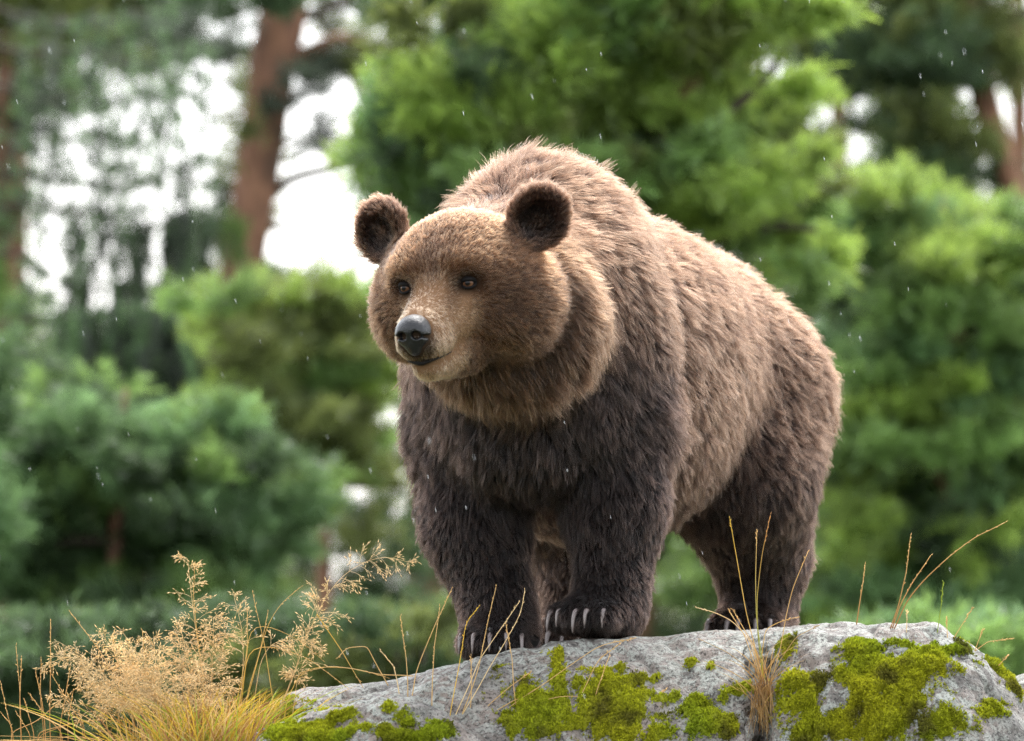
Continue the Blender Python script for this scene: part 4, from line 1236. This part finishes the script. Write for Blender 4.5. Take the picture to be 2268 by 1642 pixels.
for k in range(1, K):
    t = ts[k]
    a = lift * (1.25 - 0.85 * t)
    dd = nrm * a[:, None] + d1 * (1 - 0.45 * a)[:, None] + curl[near] * (t * t * damp)[:, None] + np.array([0, 0, -0.16]) * t
    dd /= np.linalg.norm(dd, axis=1)[:, None]
    pos[:, k] = pos[:, k - 1] + dd * step[:, None]
# pull tips towards the guide hair of their lock, and locks towards their tuft
cs = (0.40 - 0.18 * head_like - 0.2 * w['muzzle'])
cb_ = (0.19 - 0.12 * head_like - 0.1 * w['muzzle'])
gpos, bpos = pos[gi].copy(), pos[gb].copy()
for k in range(1, K):
    pos[:, k] += (gpos[near, k] - pos[:, k]) * (cs * ts[k] ** 1.2)[:, None] + (bpos[nearb, k] - pos[:, k]) * (cb_ * ts[k] ** 1.3)[:, None]
rc, tc_ = coat(roots)
br = np.clip(1 + 0.16 * rng.standard_normal(NB)[nearb] + 0.22 * rng.standard_normal(NG)[near] + 0.12 * rng.standard_normal(NH), 0.35, 1.7)
pale = (rng.random(NH) < 0.15) * (1 - head_like) * (1 - 0.6 * w['leg'])
tc_ = tc_ * br[:, None] * (1 + 0.8 * pale[:, None])
rc = rc * np.clip(br, 0.6, 1.4)[:, None]
fur_data = bpy.data.hair_curves.new('fur')
fur_data.add_curves([K] * NH)
fur_data.position_data.foreach_set('vector', pos.astype(np.float32).ravel())
rad0 = 0.00044 - 0.00013 * w['head'] - 0.00006 * w['muzzle']
rad = rad0[:, None] * (1 - 0.78 * ts ** 1.6)[None]
ra = fur_data.attributes.get('radius') or fur_data.attributes.new('radius', 'FLOAT', 'POINT')
ra.data.foreach_set('value', rad.astype(np.float32).ravel())
for nm, c in (('root_col', rc), ('tip_col', tc_)):
    a = fur_data.attributes.new(nm, 'FLOAT_COLOR', 'CURVE')
    d4 = np.ones((NH, 4), np.float32); d4[:, :3] = np.clip(c, 0.002, 0.9)
    a.data.foreach_set('color', d4.ravel())
fur_mat = bpy.data.materials.new('bear_fur'); fur_mat.use_nodes = True
n, l = fur_mat.node_tree.nodes, fur_mat.node_tree.links
n.clear()
out = n.new('ShaderNodeOutputMaterial')
hb = n.new('ShaderNodeBsdfHairPrincipled'); hb.model = 'CHIANG'; hb.parametrization = 'COLOR'
hb.inputs['Roughness'].default_value = 0.42
hb.inputs['Radial Roughness'].default_value = 0.6
hb.inputs['IOR'].default_value = 1.36
hb.inputs['Random Roughness'].default_value = 0.2
a1 = n.new('ShaderNodeAttribute'); a1.attribute_name = 'root_col'
a2 = n.new('ShaderNodeAttribute'); a2.attribute_name = 'tip_col'
hi = n.new('ShaderNodeHairInfo')
cr = n.new('ShaderNodeMapRange'); cr.inputs[1].default_value = 0.25; cr.inputs[2].default_value = 0.95
l.new(hi.outputs['Intercept'], cr.inputs[0])
mx = n.new('ShaderNodeMix'); mx.data_type = 'RGBA'
l.new(cr.outputs[0], mx.inputs['Factor']); l.new(a1.outputs['Color'], mx.inputs['A']); l.new(a2.outputs['Color'], mx.inputs['B'])
l.new(mx.outputs['Result'], hb.inputs['Color'])
l.new(hb.outputs[0], out.inputs['Surface'])
fur_data.materials.append(fur_mat)
fur = bpy.data.objects.new('fur', fur_data)
COL.objects.link(fur)
fur.parent = bear
# ------------------------------------------------------------------ grass
def grass_mat(name, col, tr_amt=0.35):
    m, n, l, b = new_mat(name)
    a = n.new('ShaderNodeAttribute'); a.attribute_name = 'straw_col'
    l.new(a.outputs['Color'], b.inputs['Base Color'])
    b.inputs['Roughness'].default_value = 0.55; b.inputs['Specular IOR Level'].default_value = 0.3
    t = n.new('ShaderNodeBsdfTranslucent'); l.new(a.outputs['Color'], t.inputs['Color'])
    ms = n.new('ShaderNodeMixShader'); ms.inputs[0].default_value = tr_amt
    l.new(b.outputs[0], ms.inputs[1]); l.new(t.outputs[0], ms.inputs[2])
    l.new(ms.outputs[0], n['Material Output'].inputs['Surface'])
    return m
straw_m = grass_mat('dry_straw', None)
grng = np.random.default_rng(99)
STRAW = np.array([0.66, 0.43, 0.165]); PALE = np.array([0.82, 0.62, 0.33]); RUST = np.array([0.33, 0.16, 0.050]); LIME = np.array([0.32, 0.40, 0.03]); GOLD = np.array([0.66, 0.43, 0.05])

class Strands:
    def __init__(s): s.V, s.F, s.C, s.n = [], [], [], 0
    def tube(s, P, r0, r1, c0, c1, sides=4):
        v, f = tube(P, np.linspace(r0, r1, len(P)), sides)
        s.V += list(v); s.F += [tuple(i + s.n for i in q) for q in f]
        t = np.repeat(np.linspace(0, 1, len(P)), sides)[:, None]
        s.C += list(np.asarray(c0) * (1 - t) + np.asarray(c1) * t); s.n += len(v)
    def spikelet(s, p, d, ln, wd, c):
        d = d / np.linalg.norm(d)
        a = np.cross(d, grng.standard_normal(3)); a /= np.linalg.norm(a); b = np.cross(d, a)
        m = p + d * ln * 0.4
        v = [p, m + a * wd, m + b * wd, m - a * wd, m - b * wd, p + d * ln]
        s.V += v; k = s.n
        for i in range(4):
            j = (i + 1) % 4
            s.F.append((k, k + 1 + j, k + 1 + i)); s.F.append((k + 5, k + 1 + i, k + 1 + j))
        s.C += [c * grng.uniform(.75, 1.25)] * 6; s.n += 6
    def blade(s, P, w, c0, c1):
        P = np.asarray(P); n = len(P)
        T = np.gradient(P, axis=0)
        side = np.cross(T[0], grng.standard_normal(3)); side /= np.linalg.norm(side)
        k = s.n
        for i in range(n):
            t = i / (n - 1)
            ww = w * (1 - t ** 2.2) + 0.00008
            s.V += [P[i] - side * ww, P[i] + side * ww]
            c = np.asarray(c0) * (1 - t) + np.asarray(c1) * t
            s.C += [c, c]
        for i in range(n - 1):
            s.F.append((k + 2 * i, k + 2 * i + 1, k + 2 * i + 3, k + 2 * i + 2))
        s.n += 2 * n
    def build(s, name, parent=None, base=(0, 0, 0), mat=None):
        o = mesh_obj(name, np.array(s.V) - np.asarray(base), s.F, mat or straw_m, parent)
        set_attr(o.data, 'straw_col', np.array(s.C))
        return o

def stalk_pts(poly, Y, zoff=(0, 0)):
    return np.array([at(x, y, Y) for x, y in poly])

def seed_spike(S, P, frac, c, ln=0.0075, n=16):
    """slender spike: spikelets pressed along the top of a stalk"""
    m = len(P)
    for k in range(n):
        t = 1 - frac * k / n
        i = min(int(t * (m - 1)), m - 2)
        p = P[i] + (P[i + 1] - P[i]) * (t * (m - 1) - i)
        d = (P[i + 1] - P[i]); d /= np.linalg.norm(d)
        S.spikelet(p, d + grng.standard_normal(3) * 0.28, ln * grng.uniform(.7, 1.1), 0.0009, c)

def panicle(S, P, frac, reach, c, dense=1.0, r=0.0008, lean=None):
    """open airy panicle: whorls of fine branchlets that carry spikelets"""
    m = len(P)
    S.tube(P, r * 1.15, r * 0.45, STRAW * 0.85, c)
    nw = int(9 * dense)
    for w_ in range(nw):
        t = 1 - frac * (w_ / nw) ** 0.9
        i = min(int(t * (m - 1)), m - 2)
        p = P[i] + (P[i + 1] - P[i]) * (t * (m - 1) - i)
        ax = (P[i + 1] - P[i]); ax /= np.linalg.norm(ax)
        L_ = reach * (0.25 + 0.75 * (w_ / nw) ** 0.7)
        for q in range(int(grng.integers(2, 5))):
            o = np.cross(ax, grng.standard_normal(3)); o /= np.linalg.norm(o)
            d0 = ax * 0.8 + o * 0.8; d0 /= np.linalg.norm(d0)
            l_ = L_ * grng.uniform(.5, 1.15)
            b = [p]; d = d0
            for k in range(5):
                d = d + np.array([0, 0, -0.13]) + o * 0.06 + (0 if lean is None else np.asarray(lean) * 0.1); d = d / np.linalg.norm(d)
                b.append(b[-1] + d * l_ / 5)
            S.tube(np.array(b), 0.00040, 0.00025, c * 0.85, c, 3)
            for k in range(int(grng.integers(4, 9) * dense ** 0.5)):
                u = grng.uniform(0.35, 1.0) * 4.99; bi = int(u)
                bp = b[bi] + (b[bi + 1] - b[bi]) * (u - bi)
                dd = d + grng.standard_normal(3) * 0.6; dd /= np.linalg.norm(dd)
                e = bp + dd * grng.uniform(.004, .014)
                S.tube(np.array([bp, e]), 0.00030, 0.00022, c * 0.85, c, 3)
                S.spikelet(e, dd + grng.standard_normal(3) * 0.25, grng.uniform(.006, .0105), 0.00105, c)
            S.spikelet(b[-1], d, 0.008, 0.0009, c)

# --- lone stalks on the boulders, measured in three enlargements of the photograph
def z4(p): return [(1439.6 + x * .4265, 941.3 + y * .4265) for x, y in p]
def z6(p): return [(498.3 + x * .4394, 1301.2 + y * .4394) for x, y in p]
def z5(p): return [(x * .4150, 1190.4 + y * .4150) for x, y in p]
def lone(poly, Y, c0, c1, label, spike=0.3, r=0.0010, kind='spike', group=None):
    P = smooth_line(stalk_pts(poly[::-1], Y), 26)             # root first
    P = P + np.stack([vnoise(P, 14, 61), vnoise(P, 14, 62), vnoise(P, 14, 63)], 1) * 0.0022
    base = P[0].copy(); S = Strands()
    S.tube(P, r * 1.1, r * 0.6, c0, c1, 5)
    root = S.build('stalk', None, base)
    root.name = 'grass_stalk'; root.data.name = 'grass_stalk'
    root.location = base
    if spike > 0:
        S2 = Strands(); seed_spike(S2, P, spike, c1 * 1.05)
        o = S2.build('seed_head', root, base)
    tag(root, label, 'grass stalk', group)
    return root
YB = -0.34
G1, G2, G3 = 'grass stalks on the mossy boulder', 'grass stalks in front of the forelegs', 'thin stalks leaning over the moss'
for p, lab in (([(1115, 730), (1100, 850), (1075, 1040)], 'straight dry stalk with a bent tip on the mossy boulder crest'), ([(1355, 580), (1330, 780), (1290, 930), (1245, 1060)], 'tall upright rusty stalk in the trio on the mossy boulder'),
          ([(1460, 680), (1370, 810), (1290, 950), (1255, 1060)], 'slanting middle stalk in the trio on the mossy boulder'), ([(1845, 505), (1700, 575), (1560, 680), (1430, 800), (1330, 920), (1265, 1060)], 'long arching stalk that bends far out from the mossy boulder')):
    lone(z4(p), YB, RUST * 1.2, STRAW, lab, 0.55, 0.0011)
for p, c, lab in (([(1525, 820), (1512, 960), (1490, 1090)], LIME * .9, 'thin greenish stalk on the sloping end of the mossy boulder'), ([(1670, 960), (1580, 1110)], STRAW, 'short slanting stalk on the sloping end of the mossy boulder'), ([(1540, 1010), (1545, 1110)], STRAW, 'very short upright stalk on the mossy boulder'),
               ([(1880, 1115), (1760, 1130), (1690, 1180)], STRAW, 'low nearly level stalk at the end of the mossy boulder'), ([(1335, 975), (1330, 1080)], PALE, 'short pale stub beside the trio of stalks'), ([(1730, 1070), (1690, 1180)], STRAW, 'short thin stalk rising by the low level one'), ([(1860, 1205), (1810, 1255)], STRAW, 'tiny stalk at the outer slope of the mossy boulder')):
    lone(z4(p), YB - 0.02, c * .9, c, lab, 0.5, 0.0008)
YF = -0.42
for p, c, sp, lab in (
    ([(885, 150), (915, 350), (920, 560)], STRAW, .5, 'upright golden stalk between the tussock and the bear'), ([(1140, 10), (1060, 180), (1000, 330), (960, 440), (940, 570)], STRAW, .3, 'tall pale-headed stalk curving up against the foreleg'), ([(1080, 100), (1055, 300), (1045, 610)], STRAW, .6, 'straight beaded stalk beside the paler curved one'),
    ([(1280, 100), (1215, 180), (1190, 340), (1150, 560), (1130, 690)], GOLD * 1.1, .45, 'golden stalk with a nodding head before the dark paw'), ([(1365, 0), (1320, 200), (1280, 400), (1180, 690)], STRAW, .5, 'thin tall stalk crossing the dark foreleg'), ([(1510, 15), (1490, 130), (1400, 290), (1260, 530), (1160, 710)], PALE, .35, 'pale forked stalk leaning across the clawed paw'),
    ([(1480, 75), (1380, 220), (1280, 370), (1200, 560), (1140, 700)], PALE, .3, 'pale stalk crossing just under the forked one'), ([(1415, 185), (1450, 380), (1465, 580), (1465, 790)], STRAW, .3, 'upright stalk rising before the gap between the forelegs'), ([(1240, 350), (1240, 600), (1220, 730)], STRAW, .3, 'short upright stalk by the claws of the dark paw'),
    ([(570, 355), (620, 300), (720, 290), (780, 420), (820, 500)], STRAW, .2, 'stalk broken over like a hook above the pale rock'), ([(790, 320), (850, 400), (880, 570)], PALE, .5, 'short stalk with a feathery head next to the hooked one'), ([(390, 430), (530, 400), (650, 410), (790, 445), (950, 450)], STRAW, .15, 'long stalk lying almost level above the pale rock'),
    ([(2060, 260), (1900, 290), (1700, 420), (1500, 560), (1260, 720)], STRAW, .12, 'long straw lying slantwise over the rock under the paws'), ([(2010, 270), (1880, 370), (1800, 530), (1700, 790)], STRAW, .3, 'arching straw over the moss below the clawed paw'), ([(1940, 345), (1880, 500), (1830, 680), (1800, 790)], STRAW, .3, 'steep straw over the moss beside the arching one'),
    ([(1900, 580), (1800, 545), (1690, 545), (1480, 600), (1330, 710)], STRAW, .15, 'straw bowed low across the green moss'), ([(2220, 510), (2100, 610), (1990, 700), (1900, 790)], STRAW, .12, 'straight slanting straw at the edge of the big moss cushion'), ([(1540, 430), (1330, 590), (1230, 730)], STRAW, .12, 'short slanting straw above the first moss cushion'),
    ([(1680, 610), (1620, 570), (1480, 560), (1330, 640), (1290, 720)], STRAW, .15, 'fine straw curling over the first moss cushion')):
    lone(z6(p), YF, c * .85, c, lab, sp, 0.00095)

# --- the small tuft in the cleft between the boulders
ct = at(1690, 1510, -0.42)
tuft = empty('grass_tuft', ct)
for p, c0, c1, sp in (([(415, 490), (455, 720), (500, 980), (545, 1150), (590, 1335)], STRAW, GOLD, .1), ([(555, 550), (548, 800), (552, 1000), (580, 1200), (600, 1335)], LIME, STRAW, .12), ([(625, 470), (580, 680), (555, 900), (560, 1100), (590, 1335)], LIME, RUST * 1.6, .22), ([(820, 660), (740, 850), (705, 1000), (680, 1150), (630, 1335)], STRAW, STRAW, .15),
                   ([(245, 950), (340, 975), (430, 1020), (520, 1120), (580, 1335)], STRAW, PALE, .12), ([(760, 1000), (680, 1020), (600, 1060), (580, 1200), (590, 1335)], GOLD, STRAW, .2), ([(410, 965), (490, 1090), (570, 1320)], STRAW, STRAW, .2), ([(430, 960), (540, 1150), (590, 1335)], STRAW, STRAW, .2), ([(250, 1110), (400, 1180), (520, 1270), (580, 1335)], STRAW * .6, STRAW * .6, 0), ([(870, 1045), (760, 1100), (690, 1200), (620, 1335)], STRAW * .7, STRAW * .7, .1)):
    P = smooth_line(stalk_pts(z4(p)[::-1], -0.42), 24)
    S = Strands(); S.tube(P, 0.0009, 0.0006, c0 * .9, c1, 5)
    if sp: seed_spike(S, P, sp, c1, n=8)
    S.build('stalk', tuft, ct)
S = Strands()
for k in range(90):
    b0 = ct + np.array([grng.normal(0, .008), grng.normal(0, .02), grng.uniform(-.10, 0.02)])
    d = np.array([grng.normal(0, .42), grng.normal(-.15, .35), 1.0]); ln = grng.uniform(.03, .13)
    P = [b0 + d * ln * t + np.array([d[0] * .3, d[1] * .3, -.35]) * ln * t * t for t in np.linspace(0, 1, 6)]
    S.blade(P, grng.uniform(.0005, .0011), RUST * .7, STRAW * grng.uniform(.6, 1.1))
for k in range(60):                                     # dead leaves hanging down the cleft
    b0 = ct + np.array([grng.normal(0, .010), grng.normal(-.01, .015), grng.uniform(-.02, 0.01)])
    d = np.array([grng.normal(0, .18), -0.25, -1.0]); ln = grng.uniform(.04, .13)
    P = [b0 + d * ln * t + np.array([0, -.2, 0.1]) * ln * math.sin(3 * t) * .3 for t in np.linspace(0, 1, 6)]
    S.blade(P, grng.uniform(.0005, .0011), RUST * .5, STRAW * grng.uniform(.35, .9))
o = S.build('leaf_blades', tuft, ct); o['kind'] = 'stuff'
tag(tuft, 'small tuft of thin dry and green stalks in the cleft between the boulders', 'grass tuft')

# --- the big tussock with airy panicles
YT = -0.40
def bank_root(px, Y):
    p = at(px, 1640, Y); p[2] = float(bank_z(p[0], p[1])) - 0.01
    return p
tb = bank_root(470, YT)
tus = empty('grass_tussock', tb)
def pan(poly, frac, reach, dense=1.0, c=PALE, dy=0.0, root_px=None):
    pts = stalk_pts(z5(poly)[::-1], YT + dy)
    rp = bank_root(root_px if root_px else to_px(pts[0])[0, 0], YT + dy)
    P = smooth_line(np.vstack([rp, pts]), 28)
    S = Strands(); panicle(S, P, frac, reach, c, dense)
    S.build('panicle', tus, tb)
pan([(1000, 115), (1015, 250), (1035, 420), (1060, 600), (1100, 800), (1130, 1000)], .48, .060, 1.3)
pan([(2170, 130), (2060, 95), (1940, 130), (1830, 200), (1740, 310), (1640, 520), (1560, 760), (1480, 960)], .55, .065, 1.5)
pan([(1690, 340), (1660, 430), (1600, 640), (1520, 850), (1460, 980)], .45, .055, 1.0)
pan([(1250, 320), (1290, 480), (1300, 640), (1290, 800), (1260, 980)], .40, .050, .9)
pan([(540, 515), (620, 620), (700, 750), (790, 880), (860, 1000)], .55, .060, 1.5)
pan([(820, 545), (830, 680), (850, 820), (890, 1000)], .55, .060, 1.4)
pan([(1140, 430), (1140, 560), (1130, 720), (1130, 950)], .55, .065, 1.6)
pan([(960, 470), (990, 600), (1040, 760), (1080, 960)], .55, .060, 1.4)
for k in range(24):
    x0 = grng.choice([grng.normal(660, 130), grng.normal(1080, 140), grng.normal(480, 80), grng.normal(850, 150)])
    y0 = grng.uniform(440, 800) + abs(x0 - 1000) * 0.08
    xb = 900 + (x0 - 850) * 0.45 + grng.normal(0, 60)
    pan([(x0 + grng.normal(-30, 30), y0), (x0 + (xb - x0) * .35, y0 + 110), (x0 + (xb - x0) * .75, 860), (xb, 1000)], .6, .050, 1.1, PALE * grng.uniform(.8, 1.1), grng.uniform(-.12, .12))
pan([(240, 690), (330, 640), (430, 640), (560, 740), (700, 880), (800, 1000)], .45, .045, 1.1)
pan([(430, 770), (470, 720), (560, 760), (680, 880), (780, 1000)], .5, .045, 1.0)
pan([(1540, 720), (1600, 700), (1580, 800), (1560, 960)], .3, .025, .8)
pan([(1700, 590), (1600, 540), (1450, 560), (1390, 660), (1360, 850), (1340, 980)], .35, .035, .9)
for poly in ([(1350, 300), (1375, 420), (1410, 560), (1440, 760), (1470, 960)], [(1605, 265), (1500, 350), (1430, 460), (1380, 640), (1310, 900)], [(1720, 655), (1620, 560), (1480, 490), (1370, 460), (1330, 500), (1310, 700), (1280, 950)], [(2070, 750), (1900, 700), (1700, 690), (1600, 720), (1520, 900)],
             [(1430, 400), (1390, 600), (1330, 800), (1290, 980)], [(1320, 390), (1320, 600), (1280, 800), (1240, 980)], [(1930, 790), (1820, 600), (1690, 410)], [(1850, 800), (1640, 640), (1450, 580), (1330, 590), (1290, 800), (1270, 980)], [(760, 500), (770, 620), (800, 800), (860, 1000)], [(1040, 150), (1030, 300), (1050, 500), (1090, 800), (1100, 980)]):
    pts = stalk_pts(z5(poly)[::-1], YT + grng.uniform(-.05, .05))
    P = smooth_line(np.vstack([bank_root(to_px(pts[0])[0, 0], YT), pts]) if poly[-1][1] > 850 else pts, 26)
    S = Strands(); S.tube(P, .0010, .0005, GOLD, STRAW, 4); seed_spike(S, P, .16, STRAW, n=7)
    S.build('stalk', tus, tb)
S = Strands()
for k in range(1000):
    px = grng.normal(455, 85)
    b0 = bank_root(px, YT + grng.uniform(-.22, .18))
    d = np.array([grng.normal(0, .28) + (px - 455) / 500, grng.normal(-.05, .25), 1.0]); ln = grng.uniform(.06, .20) * (1 if px > 380 else .8)
    P = [b0 + d * ln * t + np.array([d[0] * .5, d[1] * .4, -.30]) * ln * t * t for t in np.linspace(0, 1, 7)]
    g = grng.random()
    c = (LIME, GOLD, GOLD * .8, RUST, STRAW)[int(g * 5)]
    if px > 560: c = (LIME, LIME, GOLD)[int(g * 3)]
    S.blade(P, grng.uniform(.0007, .0016), c * .6, c * grng.uniform(.8, 1.3))
o = S.build('leaf_blades', tus, tb); o['kind'] = 'stuff'
tag(tus, 'big tussock of golden dry grass with airy feathery panicles', 'grass tussock')

# --- sparse sedge at the far edge of the bank
sb = bank_root(90, -0.30)
sedge = empty('sedge_clump', sb)
for poly in ([(270, 450), (270, 700), (265, 960)], [(85, 580), (105, 800), (112, 1000)], [(115, 645), (105, 870), (110, 1000)], [(220, 650), (215, 850), (230, 1000)], [(375, 690), (340, 900), (320, 1000)], [(5, 780), (40, 950), (70, 1040)], [(390, 820), (360, 1000)], [(190, 720), (225, 880), (240, 1000)], [(130, 870), (180, 1040)],
             [(375, 400), (500, 560), (620, 740), (720, 980)], [(275, 730), (360, 870), (440, 1000)], [(415, 910), (450, 1020)], [(560, 970), (400, 990), (200, 1040)], [(160, 840), (250, 960), (330, 1040)], [(0, 930), (60, 1000)], [(290, 900), (200, 980), (60, 1040)], [(90, 940), (160, 1050)], [(640, 980), (480, 975), (330, 1010), (200, 1060)]):
    pts = stalk_pts(z5(poly)[::-1], -0.30 + grng.uniform(-.06, .06))
    P = smooth_line(np.vstack([bank_root(to_px(pts[0])[0, 0] + 4, -0.30), pts]), 24)
    S = Strands(); S.tube(P, .0011, .0006, RUST * 1.1, STRAW, 4); seed_spike(S, P, .35, STRAW, n=12)
    S.build('stalk', sedge, sb)
S = Strands()
for k in range(170):
    px = grng.uniform(-60, 340)
    b0 = bank_root(px, -0.30 + grng.uniform(-.2, .2))
    d = np.array([grng.normal(0, .8), grng.normal(0, .3), .75]); ln = grng.uniform(.06, .17)
    P = [b0 + d * ln * t + np.array([d[0] * .4, 0, -.5]) * ln * t * t for t in np.linspace(0, 1, 6)]
    S.blade(P, grng.uniform(.0006, .0012), RUST, STRAW * grng.uniform(.7, 1.2))
o = S.build('leaf_blades', sedge, sb); o['kind'] = 'stuff'
tag(sedge, 'sparse clump of upright rusty sedge stalks beside the tussock', 'sedge')

# ------------------------------------------------------------------ rain
rain_m, n, l, b = new_mat('rain_water')
b.inputs['Base Color'].default_value = (0.95, 0.97, 1.0, 1); b.inputs['Roughness'].default_value = 0.05
b.inputs['IOR'].default_value = 1.33; b.inputs['Transmission Weight'].default_value = 0.75
rr = np.random.default_rng(5)
RV, RF = [], []
for k in range(170):
    Y = rr.uniform(-2.2, 2.6)
    p = at(rr.uniform(-20, 2290), rr.uniform(-20, 1560), Y)
    if sdf_bear(p[None])[0] < 0.08: continue
    if Y < 0 and np.hypot(*(to_px(p)[0] - np.array([1020, 680]))) < 300: continue
    ln, wd = rr.uniform(.003, .0065), rr.uniform(.00028, .00045)
    ax = np.array([0.22, 0.0, -1.0]); ax /= np.linalg.norm(ax)
    sx = np.array([1, 0, 0.22]); sx /= np.linalg.norm(sx); sy = np.array([0, 1, 0])
    i0 = len(RV)
    RV.append(p - ax * ln)
    for u, s_ in ((-.55, .75), (0.0, 1.0), (.6, .8)):
        for q in range(6):
            th = q * math.pi / 3
            RV.append(p + ax * ln * u + (sx * math.cos(th) + sy * math.sin(th)) * wd * s_)
    RV.append(p + ax * ln)
    for q in range(6):
        q2 = (q + 1) % 6
        RF.append((i0, i0 + 1 + q2, i0 + 1 + q))
        for r_ in (0, 1): RF.append((i0 + 1 + r_ * 6 + q, i0 + 1 + r_ * 6 + q2, i0 + 7 + r_ * 6 + q2, i0 + 7 + r_ * 6 + q))
        RF.append((i0 + 19, i0 + 13 + q, i0 + 13 + q2))
rain = mesh_obj('rain', RV, RF, rain_m)
tag(rain, 'fine raindrops falling around the bear', 'rain', kind='stuff')
